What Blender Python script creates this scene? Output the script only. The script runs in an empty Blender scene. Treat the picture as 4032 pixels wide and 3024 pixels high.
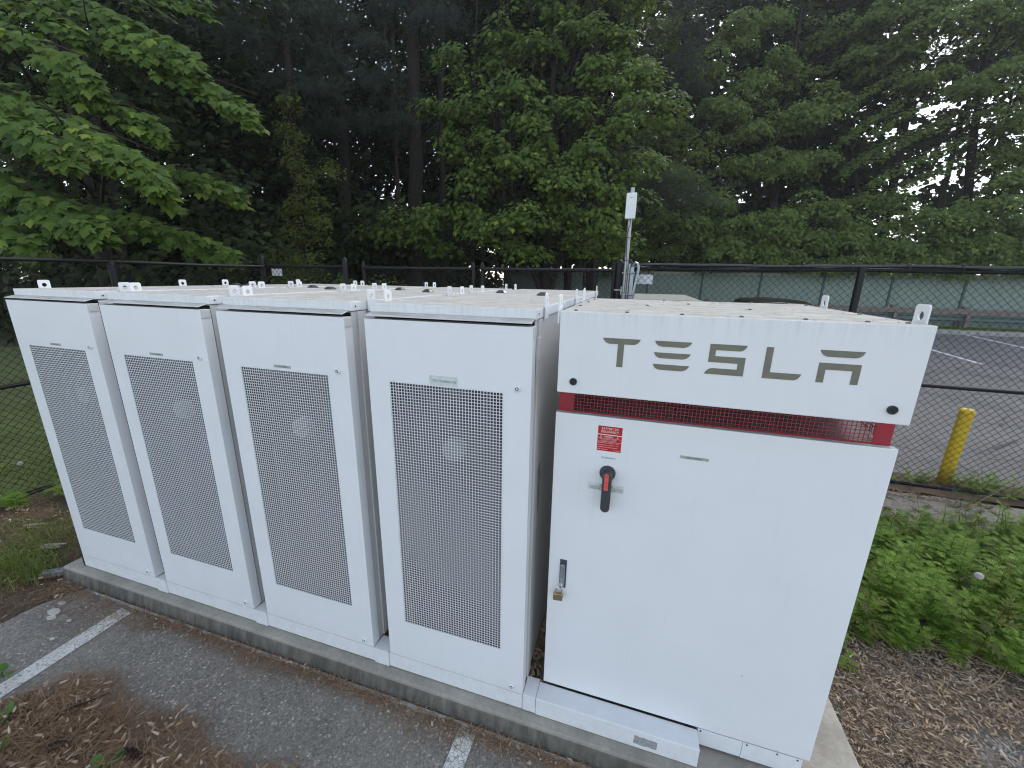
import bpy, bmesh, math, random
import numpy as np
from mathutils import Vector, Matrix, noise as mnoise

random.seed(7)
rng = np.random.default_rng(7)
SC = bpy.context.scene
COL = SC.collection
R = math.radians

# ------------------------------------------------------------------ camera
cam_d = bpy.data.cameras.new('camera')
cam_d.sensor_width = 36.0
cam_d.lens = 14.122
cam_d.clip_start = 0.02
cam_d.clip_end = 600.0
cam = bpy.data.objects.new('camera', cam_d)
COL.objects.link(cam)
cr, cu, cf = Vector((0.9556, 0.2941, 0.0157)), Vector((-0.0905, 0.2426, 0.9659)), Vector((-0.2803, 0.9245, -0.2584))
m = Matrix((cr, cu, -cf)).transposed().to_4x4()
m.translation = Vector((1.1532, -1.5253, 2.2698))
cam.matrix_world = m
SC.camera = cam

# ------------------------------------------------------------------ sky, sun, exposure
SUN_EL, SUN_AZ = R(42), R(16)          # azimuth clockwise from +Y
world = bpy.data.worlds.new('World')
SC.world = world
world.use_nodes = True
wn = world.node_tree
bg = wn.nodes['Background']
sky = wn.nodes.new('ShaderNodeTexSky')
sky.sky_type = 'NISHITA'
sky.sun_disc = False
sky.sun_elevation = SUN_EL
sky.sun_rotation = SUN_AZ
sky.air_density = 1.0
sky.dust_density = 1.0
sky.ozone_density = 1.0
hs = wn.nodes.new('ShaderNodeHueSaturation')
hs.inputs['Saturation'].default_value = 0.56
wn.links.new(sky.outputs[0], hs.inputs['Color'])
wn.links.new(hs.outputs[0], bg.inputs['Color'])
bg.inputs['Strength'].default_value = 0.14
sun_d = bpy.data.lights.new('sun', 'SUN')
sun_d.energy = 0.6
sun_d.angle = R(25)
sun_d.color = (1.0, 0.95, 0.88)
sun = bpy.data.objects.new('sun', sun_d)
COL.objects.link(sun)
sd = Vector((math.sin(SUN_AZ) * math.cos(SUN_EL), math.cos(SUN_AZ) * math.cos(SUN_EL), math.sin(SUN_EL)))
sun.rotation_euler = sd.to_track_quat('Z', 'Y').to_euler()
SC.view_settings.view_transform = 'Standard'
SC.view_settings.look = 'None'
SC.view_settings.gamma = 1.0
SC.view_settings.use_curve_mapping = False
SC.view_settings.exposure = 1.46
SC.render.engine = 'CYCLES'
SC.cycles.pixel_filter_type = 'BLACKMAN_HARRIS'
SC.cycles.filter_width = 1.12
SC.cycles.max_bounces = 7
SC.cycles.transparent_max_bounces = 8

# ------------------------------------------------------------------ materials
def L(c):            # sRGB 0-255 -> linear rgba
    return tuple(((v / 255) / 12.92 if v / 255 <= .04045 else ((v / 255 + .055) / 1.055) ** 2.4) for v in c) + (1.0,)

class NT:
    def __init__(s, name):
        s.m = bpy.data.materials.new(name); s.m.use_nodes = True
        s.t = s.m.node_tree; s.b = s.t.nodes['Principled BSDF']; s.n = s.t.nodes; s.l = s.t.links
        s.out = s.n['Material Output']
    def node(s, typ, **kw):
        nd = s.n.new(typ)
        for k, v in kw.items():
            if k.startswith('i_'):
                nd.inputs[int(k[2:]) if k[2:].isdigit() else k[2:]].default_value = v
            else:
                setattr(nd, k, v)
        return nd
    def coord(s, scale=(1, 1, 1), which='Object', rot=(0, 0, 0)):
        if which == 'World':
            g = s.node('ShaderNodeNewGeometry'); o = g.outputs['Position']
        else:
            o = s.node('ShaderNodeTexCoord').outputs[which]
        mp = s.node('ShaderNodeMapping'); mp.inputs['Scale'].default_value = scale; mp.inputs['Rotation'].default_value = rot
        s.l.new(o, mp.inputs['Vector'])
        return mp.outputs[0]
    def noise(s, vec, scale, detail=4, rough=.6, dist=0):
        nd = s.node('ShaderNodeTexNoise'); nd.inputs['Scale'].default_value = scale
        nd.inputs['Detail'].default_value = detail; nd.inputs['Roughness'].default_value = rough
        nd.inputs['Distortion'].default_value = dist
        s.l.new(vec, nd.inputs['Vector']); return nd.outputs['Fac']
    def voro(s, vec, scale, feature='F1', out='Distance'):
        nd = s.node('ShaderNodeTexVoronoi'); nd.feature = feature; nd.inputs['Scale'].default_value = scale
        s.l.new(vec, nd.inputs['Vector']); return nd.outputs[out]
    def ramp(s, fac, stops, interp='LINEAR'):
        nd = s.node('ShaderNodeValToRGB'); cr = nd.color_ramp; cr.interpolation = interp
        while len(cr.elements) < len(stops): cr.elements.new(.5)
        for e, (p, c) in zip(cr.elements, stops):
            e.position = p; e.color = c if isinstance(c, tuple) else (c, c, c, 1)
        s.l.new(fac, nd.inputs[0]); return nd.outputs[0]
    def mix(s, fac, a, b, mode='MIX'):
        nd = s.node('ShaderNodeMix', data_type='RGBA', blend_type=mode)
        for sock, v in ((nd.inputs[0], fac), (nd.inputs[6], a), (nd.inputs[7], b)):
            if isinstance(v, (int, float)): sock.default_value = v
            elif isinstance(v, tuple): sock.default_value = v
            else: s.l.new(v, sock)
        return nd.outputs[2]
    def math(s, op, a, b=None, clamp=False):
        nd = s.node('ShaderNodeMath', operation=op, use_clamp=clamp)
        for i, v in enumerate((a, b)):
            if v is None: continue
            if isinstance(v, (int, float)): nd.inputs[i].default_value = v
            else: s.l.new(v, nd.inputs[i])
        return nd.outputs[0]
    def color(s, c):
        if isinstance(c, tuple): s.b.inputs['Base Color'].default_value = c
        else: s.l.new(c, s.b.inputs['Base Color'])
    def rough(s, r):
        if isinstance(r, (int, float)): s.b.inputs['Roughness'].default_value = r
        else: s.l.new(r, s.b.inputs['Roughness'])
    def bump(s, h, strength=.3, dist=.01):
        nd = s.node('ShaderNodeBump'); nd.inputs['Strength'].default_value = strength; nd.inputs['Distance'].default_value = dist
        s.l.new(h, nd.inputs['Height']); s.l.new(nd.outputs[0], s.b.inputs['Normal'])
    def sep(s, vec, k):
        nd = s.node('ShaderNodeSeparateXYZ'); s.l.new(vec, nd.inputs[0]); return nd.outputs[k]
    def up(s):
        g = s.node('ShaderNodeNewGeometry'); return s.sep(g.outputs['Normal'], 2)

def simple(name, col, rough=.5, metal=0.0, var=.12, scale=30, bump=.1, spec=.5):
    t = NT(name); v = t.coord(which='World')
    n = t.noise(v, scale, 5)
    c0 = tuple(x * (1 - var) for x in col[:3]) + (1,); c1 = tuple(min(1, x * (1 + var)) for x in col[:3]) + (1,)
    t.color(t.ramp(n, [(.3, c0), (.7, c1)])); t.rough(rough); t.b.inputs['Metallic'].default_value = metal
    t.b.inputs['Specular IOR Level'].default_value = spec
    if bump: t.bump(n, bump, .003)
    return t.m

M = {}
def paint(name, base, dirt_amt=1.0, rough=.42, streaks=False):
    t = NT(name); v = t.coord(which='World')
    grime = t.noise(t.coord((1.2, 1.2, 1.2), 'World'), 2.2, 6, .65)
    streak = t.noise(t.coord((26, 26, 1.1), 'World'), 1.6, 4, .6)
    c = t.mix(t.ramp(grime, [(.42, 0.0), (.75, .30)]), base, tuple(x * f for x, f in zip(base[:3], (.86, .86, .82))) + (1,))
    c = t.mix(t.ramp(streak, [(.60, 0.0), (.82, .18 * dirt_amt)]), c, (.45, .44, .38, 1))
    # rain splash grime in the lowest 40 cm and on anything that faces up (dust, pollen, algae)
    z = t.sep(t.coord(which='World'), 2)
    low = t.ramp(z, [(.12, .20 * dirt_amt), (.30, 0.0)])
    lown = t.math('MULTIPLY', low, t.ramp(t.noise(v, 18, 5, .7), [(.4, .1), (.65, 1.0)]))
    c = t.mix(lown, c, (.36, .33, .27, 1))
    upf = t.ramp(t.up(), [(.8, 0.0), (.98, 1.0)])
    zt = t.ramp(z, [(.5, .12), (.9, 1.0)])
    upf = t.math('MULTIPLY', upf, zt)
    dn = t.noise(t.coord((1.0, 3.2, 1.0), 'World'), 7, 7, .72, .6)
    df = t.math('MULTIPLY', upf, t.ramp(dn, [(.30, .45), (.60, 1.0)]))
    c = t.mix(t.math('MULTIPLY', df, .80 * dirt_amt), c, (.33, .31, .25, 1))
    sp = t.noise(v, 75, 3, .6)
    c = t.mix(t.math('MULTIPLY', t.math('MULTIPLY', upf, t.ramp(sp, [(.66, 0.0), (.72, .8)])), dirt_amt), c, (.20, .17, .12, 1))
    t.color(c)
    if streaks:
        zn = t.math('MULTIPLY', t.math('SUBTRACT', z, 2.02), 8.0, True)
        dr = t.noise(t.coord((60, 60, 2.5), 'World'), 1.0, 5, .7)
        sm = t.math('MULTIPLY', t.math('MULTIPLY', zn, zn), t.ramp(dr, [(.45, 0.0), (.78, .38)]))
        c = t.mix(sm, c, (.34, .34, .29, 1)); t.color(c)
    rg = t.ramp(t.noise(v, 6, 4), [(.3, rough - .05), (.7, rough + .12)])
    t.rough(t.math('MAXIMUM', rg, t.math('MULTIPLY', upf, .92)))
    t.l.new(t.math('SUBTRACT', .5, t.math('MULTIPLY', upf, .42)), t.b.inputs['Specular IOR Level'])
    t.bump(t.math('ADD', t.math('MULTIPLY', t.noise(v, 420, 2), .12), t.noise(t.coord((1, 1, .6), 'World'), 3.2, 2, .4)), .16, .006)
    return t.m
M['white'] = paint('white_powder_coat', (.76, .775, .79, 1))
M['white_side'] = paint('white_powder_coat_scuffed_shaded', (.60, .60, .585, 1), 1.5, .5)  # scuffed sides, base also darkened for the shade in the cabinet gaps
M['lid'] = paint('white_lid_coat', (.75, .76, .765, 1), 1.15, streaks=True)
M['lug'] = paint('white_lug_coat', (.78, .78, .77, 1), .5)

t = NT('concrete'); v = t.coord(which='World')
n1 = t.noise(v, 3.5, 8, .7); n2 = t.noise(v, 40, 5, .7)
c = t.ramp(n1, [(.3, (.23, .215, .18, 1)), (.7, (.42, .39, .33, 1))])
c = t.mix(t.ramp(n2, [(.45, 0.0), (.72, .45)]), c, (.16, .155, .135, 1))
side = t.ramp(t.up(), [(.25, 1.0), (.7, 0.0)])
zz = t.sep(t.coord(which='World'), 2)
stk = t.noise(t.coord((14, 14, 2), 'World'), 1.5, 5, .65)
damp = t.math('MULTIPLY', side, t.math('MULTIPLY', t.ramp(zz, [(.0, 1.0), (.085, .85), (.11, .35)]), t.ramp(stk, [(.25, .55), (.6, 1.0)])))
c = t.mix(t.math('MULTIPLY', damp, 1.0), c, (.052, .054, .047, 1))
t.color(c); t.rough(.85); t.bump(t.noise(v, 90, 6, .75), .35, .004)
M['concrete'] = t.m

M['footing'] = simple('broken_footing', (.34, .33, .29, 1), .9, var=.3, scale=35, bump=.4)
def asphalt(name, dark=1.0, wear=True):
    t = NT(name); v = t.coord(which='World')
    cell = t.voro(v, 105, out='Color'); g = t.node('ShaderNodeRGBToBW'); t.l.new(cell, g.inputs[0])
    cell2 = t.voro(v, 210, out='Color'); g2 = t.node('ShaderNodeRGBToBW'); t.l.new(cell2, g2.inputs[0])
    c = t.ramp(g.outputs[0], [(.12, (.048 * dark, .045 * dark, .037 * dark, 1)), (.55, (.104 * dark, .093 * dark, .078 * dark, 1)), (.82, (.165 * dark, .146 * dark, .121 * dark, 1)), (.93, (.38 * dark, .34 * dark, .285 * dark, 1))])
    c = t.mix(.35, c, t.ramp(g2.outputs[0], [(.2, (.038 * dark, .036 * dark, .034 * dark, 1)), (.9, (.22 * dark, .197 * dark, .165 * dark, 1))]))
    big = t.noise(v, 1.3, 6, .65, .4)
    c = t.mix(t.ramp(big, [(.42, 0.0), (.70, .38)]), c, (.165 * dark, .155 * dark, .125 * dark, 1))
    b2 = t.noise(t.coord((1, 1, 1), 'World', (0, 0, .4)), 3.1, 4, .6)
    c = t.mix(t.ramp(b2, [(.3, .35), (.5, 0.0)]), c, (.050 * dark, .048 * dark, .045 * dark, 1))
    if wear:   # chalky lichen and old paint scabs in the corner by the verge
        sx = t.sep(t.coord(which='World'), 0)
        msk = t.math('MULTIPLY', t.ramp(t.math('ADD', sx, 3.0), [(.25, 1.0), (1.0, 0.0)]), t.ramp(t.noise(v, 9, 6, .7, 1.2), [(.53, 0.0), (.60, .8)]))
        c = t.mix(msk, c, (.33, .33, .30, 1))
    if not wear:
        ck = t.voro(t.coord((1, 1, 1), 'World'), .55, 'DISTANCE_TO_EDGE'); wob = t.noise(v, 2.2, 5, .7)
        c = t.mix(t.math('MULTIPLY', t.ramp(ck, [(.004, .8), (.012, 0.0)]), t.ramp(wob, [(.45, 0.0), (.55, 1.0)])), c, (.03, .03, .03, 1))
        c = t.mix(t.ramp(t.noise(t.coord((.35, .35, 1), 'World'), 1.4, 5, .6, 1.0), [(.5, 0.0), (.68, .5)]), c, (.075, .072, .068, 1))
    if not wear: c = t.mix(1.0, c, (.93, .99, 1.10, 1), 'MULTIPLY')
    t.color(c); t.rough(.88)
    t.bump(t.math('ADD', g.outputs[0], t.math('MULTIPLY', g2.outputs[0], .5)), .55, .005)
    return t.m
M['asphalt'] = asphalt('asphalt', 1.85)
M['asphalt_far'] = asphalt('asphalt_far', 1.5, False)
t = NT('line_paint'); v = t.coord(which='World')
crk = t.voro(t.coord((1, 1, 1), 'World'), 55, 'DISTANCE_TO_EDGE'); wn_ = t.noise(v, 26, 6, .75)
msk = t.math('MULTIPLY', t.ramp(crk, [(.015, .15), (.06, 1.0)]), t.ramp(wn_, [(.34, .2), (.43, 1.0)]))
t.color(t.mix(msk, (.11, .105, .095, 1), t.ramp(t.noise(v, 8, 5), [(.3, (.58, .56, .50, 1)), (.7, (.78, .76, .70, 1))])))
t.rough(.8); t.bump(msk, .5, .002); M['line'] = t.m
M['line_far'] = simple('line_paint_far', (.72, .72, .70, 1), .7, var=.1, scale=5)

t = NT('soil'); v = t.coord(which='World')
n1 = t.noise(v, 2.2, 7, .7); n2 = t.noise(v, 55, 5, .75)
c = t.ramp(n2, [(.3, (.035, .024, .015, 1)), (.55, (.115, .075, .045, 1)), (.8, (.25, .175, .11, 1))])
moss = t.ramp(n1, [(.50, 0.0), (.57, .85)])
c = t.mix(t.math('MULTIPLY', moss, t.ramp(t.sep(v, 0), [(-0.0, 1.0), (.01, 0.0)])), c, t.ramp(n2, [(.3, (.02, .03, .006, 1)), (.7, (.075, .09, .02, 1))]))
t.color(c); t.rough(.95); t.bump(n2, .8, .02); M['soil'] = t.m
def soil_right():
    t = NT('soil_over_asphalt'); v = t.coord(which='World')
    n2 = t.noise(v, 60, 5, .75); n1 = t.noise(v, 3, 5, .6)
    c = t.ramp(n2, [(.3, (.035, .026, .019, 1)), (.55, (.13, .10, .072, 1)), (.8, (.30, .25, .19, 1))])
    c = t.mix(t.ramp(n1, [(.45, 0.0), (.7, .5)]), c, (.13, .11, .09, 1))
    vd = t.node('ShaderNodeVectorMath', operation='DISTANCE'); sc_ = t.node('ShaderNodeMapping'); sc_.inputs['Scale'].default_value = (1, 1.7, 0)
    t.l.new(v, sc_.inputs['Vector']); t.l.new(sc_.outputs[0], vd.inputs[0]); vd.inputs[1].default_value = (3.35, .82, 0)
    m_ = t.math('ADD', vd.outputs['Value'], t.math('MULTIPLY', t.noise(v, 7, 6, .7), .75))
    msk = t.ramp(m_, [(.72, 1.0), (.86, 0.0)])
    cell = t.voro(v, 105, out='Color'); g = t.node('ShaderNodeRGBToBW'); t.l.new(cell, g.inputs[0])
    a = t.ramp(g.outputs[0], [(.12, (.05, .05, .048, 1)), (.6, (.13, .125, .115, 1)), (.93, (.42, .40, .36, 1))])
    t.color(t.mix(msk, c, a)); t.rough(.93); t.bump(n2, .8, .02); return t.m
M['soil_right'] = soil_right()
t = NT('grass_ground'); v = t.coord(which='World')
n1 = t.noise(v, 1.5, 6, .7); n2 = t.noise(v, 45, 5, .75)
c = t.ramp(n2, [(.3, (.07, .09, .02, 1)), (.6, (.18, .23, .055, 1)), (.8, (.24, .29, .08, 1))])
c = t.mix(t.ramp(n1, [(.45, 0.0), (.7, .6)]), c, (.07, .055, .03, 1))
t.color(c); t.rough(.95); t.bump(n2, .9, .03); M['grass_ground'] = t.m

def leafmat(name, dark, mid, light, trans=.35, rough=.5, spec=.35):
    t = NT(name)
    a = t.node('ShaderNodeAttribute', attribute_name='tint'); oi = t.node('ShaderNodeObjectInfo')
    f = t.math('FRACT', t.math('ADD', a.outputs['Fac'], t.math('MULTIPLY', oi.outputs['Random'], .97)))
    v = t.coord(which='World'); n = t.noise(v, 1.1, 3, .6)
    f2 = t.math('ADD', t.math('MULTIPLY', f, .62), t.math('MULTIPLY', n, .42))
    c = t.ramp(f2, [(.15, dark), (.45, mid), (.74, mid), (.86, light)])
    t.color(c); t.rough(rough); t.b.inputs['Specular IOR Level'].default_value = spec
    tr = t.node('ShaderNodeBsdfTranslucent'); t.l.new(t.mix(1.0, c, (1.15, 1.25, .55, 1), 'MULTIPLY'), tr.inputs['Color'])
    mx = t.node('ShaderNodeMixShader'); mx.inputs[0].default_value = trans
    t.l.new(t.b.outputs[0], mx.inputs[1]); t.l.new(tr.outputs[0], mx.inputs[2]); t.l.new(mx.outputs[0], t.out.inputs['Surface'])
    return t.m
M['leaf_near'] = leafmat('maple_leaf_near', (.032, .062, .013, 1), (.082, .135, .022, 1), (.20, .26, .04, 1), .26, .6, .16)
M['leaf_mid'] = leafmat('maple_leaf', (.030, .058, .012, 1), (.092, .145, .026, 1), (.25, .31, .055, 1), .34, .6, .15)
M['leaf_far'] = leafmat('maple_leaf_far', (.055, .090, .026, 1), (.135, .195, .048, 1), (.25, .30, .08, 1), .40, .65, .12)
M['leaf_yel'] = leafmat('vine_leaf', (.055, .07, .014, 1), (.11, .135, .024, 1), (.20, .21, .045, 1), .42, .6, .2)
M['leaf_wood'] = leafmat('shaded_woodland_leaf', (.016, .025, .009, 1), (.030, .046, .014, 1), (.065, .085, .022, 1), .25, .7, .1)  # leaf colours darkened to put in the shade deep in the foliage
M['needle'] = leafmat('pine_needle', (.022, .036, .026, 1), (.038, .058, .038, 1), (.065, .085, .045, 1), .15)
M['needle_lit'] = leafmat('pine_needle_lit', (.04, .058, .035, 1), (.07, .095, .05, 1), (.11, .135, .07, 1), .2)  # lighter copy of the needles, light on the bough put into the colour
M['weed'] = leafmat('mugwort_leaf', (.085, .145, .024, 1), (.20, .31, .05, 1), (.36, .46, .10, 1), .40, .6, .2)
M['grass'] = leafmat('grass_blade', (.06, .09, .016, 1), (.15, .20, .042, 1), (.27, .29, .10, 1), .3, .6, .2)
M['litter_needle'] = leafmat('dead_needle', (.13, .075, .045, 1), (.28, .175, .10, 1), (.44, .32, .20, 1), .05, .7, .2)
M['litter_leaf'] = leafmat('dead_leaf', (.20, .14, .095, 1), (.42, .32, .22, 1), (.66, .57, .43, 1), .05, .7, .2)
M['litter_grey'] = leafmat('weathered_leaf', (.08, .07, .06, 1), (.22, .19, .16, 1), (.50, .45, .38, 1), .05, .8, .2)
M['dry_stem'] = leafmat('dry_stem', (.12, .085, .055, 1), (.23, .17, .11, 1), (.40, .32, .21, 1), .05, .8, .2)
M['bark'] = simple('bark', (.022, .018, .014, 1), .9, var=.5, scale=14, bump=.9, spec=.2)
M['bark_brown'] = simple('bark_brown', (.045, .031, .021, 1), .9, var=.5, scale=16, bump=.9, spec=.2)
M['black_vinyl'] = simple('black_vinyl', (.009, .010, .011, 1), .5, var=.2, scale=40, bump=.1, spec=.3)
M['cable'] = simple('cable_jacket', (.022, .024, .03, 1), .4, var=.25, scale=20, bump=.2)
M['galv'] = simple('galvanised_steel', (.33, .34, .34, 1), .42, .75, var=.22, scale=25, bump=.15)
M['dark_in'] = simple('shaded_interior', (.008, .010, .012, 1), .55, var=.2, scale=8, bump=0)  # near-black, interior shade put into the colour
M['core'] = simple('radiator_core', (.010, .013, .015, 1), .6, .0, var=.25, scale=30, bump=.1)  # core darkened too, its colour carries the shade behind the grilles
M['hub'] = simple('fan_hub', (.22, .22, .215, 1), .4, var=.12, scale=20, bump=0)
M['letter'] = simple('letter_grey', (.165, .160, .118, 1), .55, var=.10, scale=30, bump=0)
M['red'] = simple('red_coat', (.32, .020, .034, 1), .45, var=.08, scale=12, bump=.05)
M['sign_red'] = simple('label_red', (.46, .010, .018, 1), .4, var=.06, scale=12, bump=0)
M['print_white'] = simple('print_white', (.78, .76, .74, 1), .5, var=.04, scale=12, bump=0)
M['print_black'] = simple('print_black', (.045, .05, .05, 1), .6, var=.2, scale=200, bump=0)
M['tape'] = simple('label_tape', (.60, .64, .62, 1), .35, var=.14, scale=45, bump=.3)
M['tape_dark'] = simple('label_tape_aged', (.36, .39, .36, 1), .4, var=.15, scale=60, bump=.2)
M['tape_pale'] = simple('label_tape_pale', (.66, .72, .74, 1), .35, var=.05, scale=45, bump=.05)
M['sticker_old'] = simple('sticker_residue', (.30, .31, .30, 1), .8, var=.35, scale=70, bump=.4)
M['plastic_dark'] = simple('handle_plastic', (.045, .048, .052, 1), .45, var=.15, scale=60, bump=.05)
M['plastic_red'] = simple('handle_red', (.64, .095, .075, 1), .4, var=.06, scale=60, bump=0)
M['rubber'] = simple('black_cap', (.012, .016, .016, 1), .3, var=.2, scale=60, bump=.05)
M['brass'] = simple('brass', (.40, .30, .17, 1), .38, .85, var=.25, scale=60, bump=.2)
M['chrome'] = simple('chrome', (.75, .75, .76, 1), .12, 1.0, var=.05, scale=60, bump=0)
M['latch'] = simple('latch_metal', (.30, .33, .35, 1), .4, .6, var=.2, scale=60, bump=.1)
M['latch_dark'] = simple('latch_recess', (.07, .08, .085, 1), .5, .2, var=.2, scale=60, bump=.1)
M['cavity'] = simple('vent_sheet', (.16, .14, .14, 1), .6, .2, var=.25, scale=7, bump=.05)
t = NT('yellow_paint'); v = t.coord(which='World'); z = t.sep(v, 2)
c = t.ramp(t.noise(v, 14, 5), [(.3, (.66, .44, .015, 1)), (.7, (.80, .56, .03, 1))])
c = t.mix(t.ramp(t.noise(t.coord((1, 1, .4), 'World'), 38, 5, .7), [(.60, 0.0), (.68, .8)]), c, (.30, .24, .12, 1))
c = t.mix(t.math('MULTIPLY', t.ramp(z, [(.02, .9), (.22, 0.0)]), t.ramp(t.noise(v, 25, 4), [(.3, .3), (.6, 1.0)])), c, (.12, .09, .05, 1))
t.color(c); t.rough(.55); M['yellow'] = t.m
M['signw'] = simple('sign_white', (.72, .72, .76, 1), .4, var=.04, scale=12, bump=0)
M['antenna'] = simple('antenna_plastic', (.70, .72, .72, 1), .45, var=.04, scale=12, bump=0)
M['rail_wood'] = simple('weathered_timber', (.20, .165, .14, 1), .85, var=.3, scale=9, bump=.5)
M['rail_dark'] = simple('green_guard_rail', (.10, .14, .125, 1), .6, var=.25, scale=9, bump=.2)
t = NT('sound_wall_panel'); v = t.coord(which='World')
n1 = t.noise(t.coord((1, 1, .25), 'World'), 3.5, 6, .65)
t.color(t.ramp(n1, [(.3, (.19, .255, .225, 1)), (.7, (.28, .34, .30, 1))])); t.rough(.7); t.bump(n1, .2, .01)
M['wall_panel'] = t.m
M['wall_trim'] = simple('sound_wall_trim', (.07, .12, .11, 1), .6, var=.2, scale=5, bump=.1)
M['wall_cap'] = simple('sound_wall_cap', (.38, .41, .35, 1), .7, var=.2, scale=5, bump=.1)
M['kerb'] = simple('kerb_concrete', (.36, .36, .33, 1), .85, var=.25, scale=6, bump=.3)
M['util_top'] = simple('utility_box_green', (.17, .18, .145, 1), .7, var=.28, scale=9, bump=.2)
M['util_dark'] = simple('utility_box_grey', (.09, .115, .10, 1), .6, var=.2, scale=9, bump=.2)
M['car'] = simple('car_paint_black', (.012, .013, .016, 1), .18, var=.1, scale=3, bump=0)
M['car_glass'] = simple('car_glass', (.01, .012, .013, 1), .05, var=.1, scale=3, bump=0)
M['tyre'] = simple('tyre_rubber', (.02, .02, .02, 1), .8, var=.2, scale=40, bump=.3)
M['tail'] = simple('tail_lamp_red', (.35, .01, .01, 1), .2, var=.1, scale=4, bump=0)
M['splinter'] = simple('weathered_splinter', (.42, .37, .31, 1), .85, var=.3, scale=60, bump=.5)
M['cone'] = simple('pine_cone_scale', (.075, .05, .035, 1), .8, var=.4, scale=90, bump=.3)
M['cone_tip'] = simple('pine_cone_tip', (.36, .29, .20, 1), .8, var=.3, scale=90, bump=.3)
M['fluff'] = simple('dandelion_fluff', (.62, .61, .56, 1), .9, var=.1, scale=90, bump=0)
M['plant'] = leafmat('broad_leaf', (.05, .11, .018, 1), (.09, .19, .03, 1), (.15, .28, .05, 1), .3, .5, .3)
M['flake'] = simple('paint_flake', (.50, .48, .40, 1), .85, var=.2, scale=60, bump=.4)

hm = bpy.data.materials.new('added_haze'); hm.use_nodes = True; M['added_haze'] = hm  # scattering volume added to lift the blacks of the trees
hm.node_tree.nodes.remove(hm.node_tree.nodes['Principled BSDF'])
hv = hm.node_tree.nodes.new('ShaderNodeVolumePrincipled'); hv.inputs['Density'].default_value = .0008; hv.inputs['Color'].default_value = (.95, .97, 1, 1); hv.inputs['Anisotropy'].default_value = .3
hm.node_tree.links.new(hv.outputs[0], hm.node_tree.nodes['Material Output'].inputs['Volume'])
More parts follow.
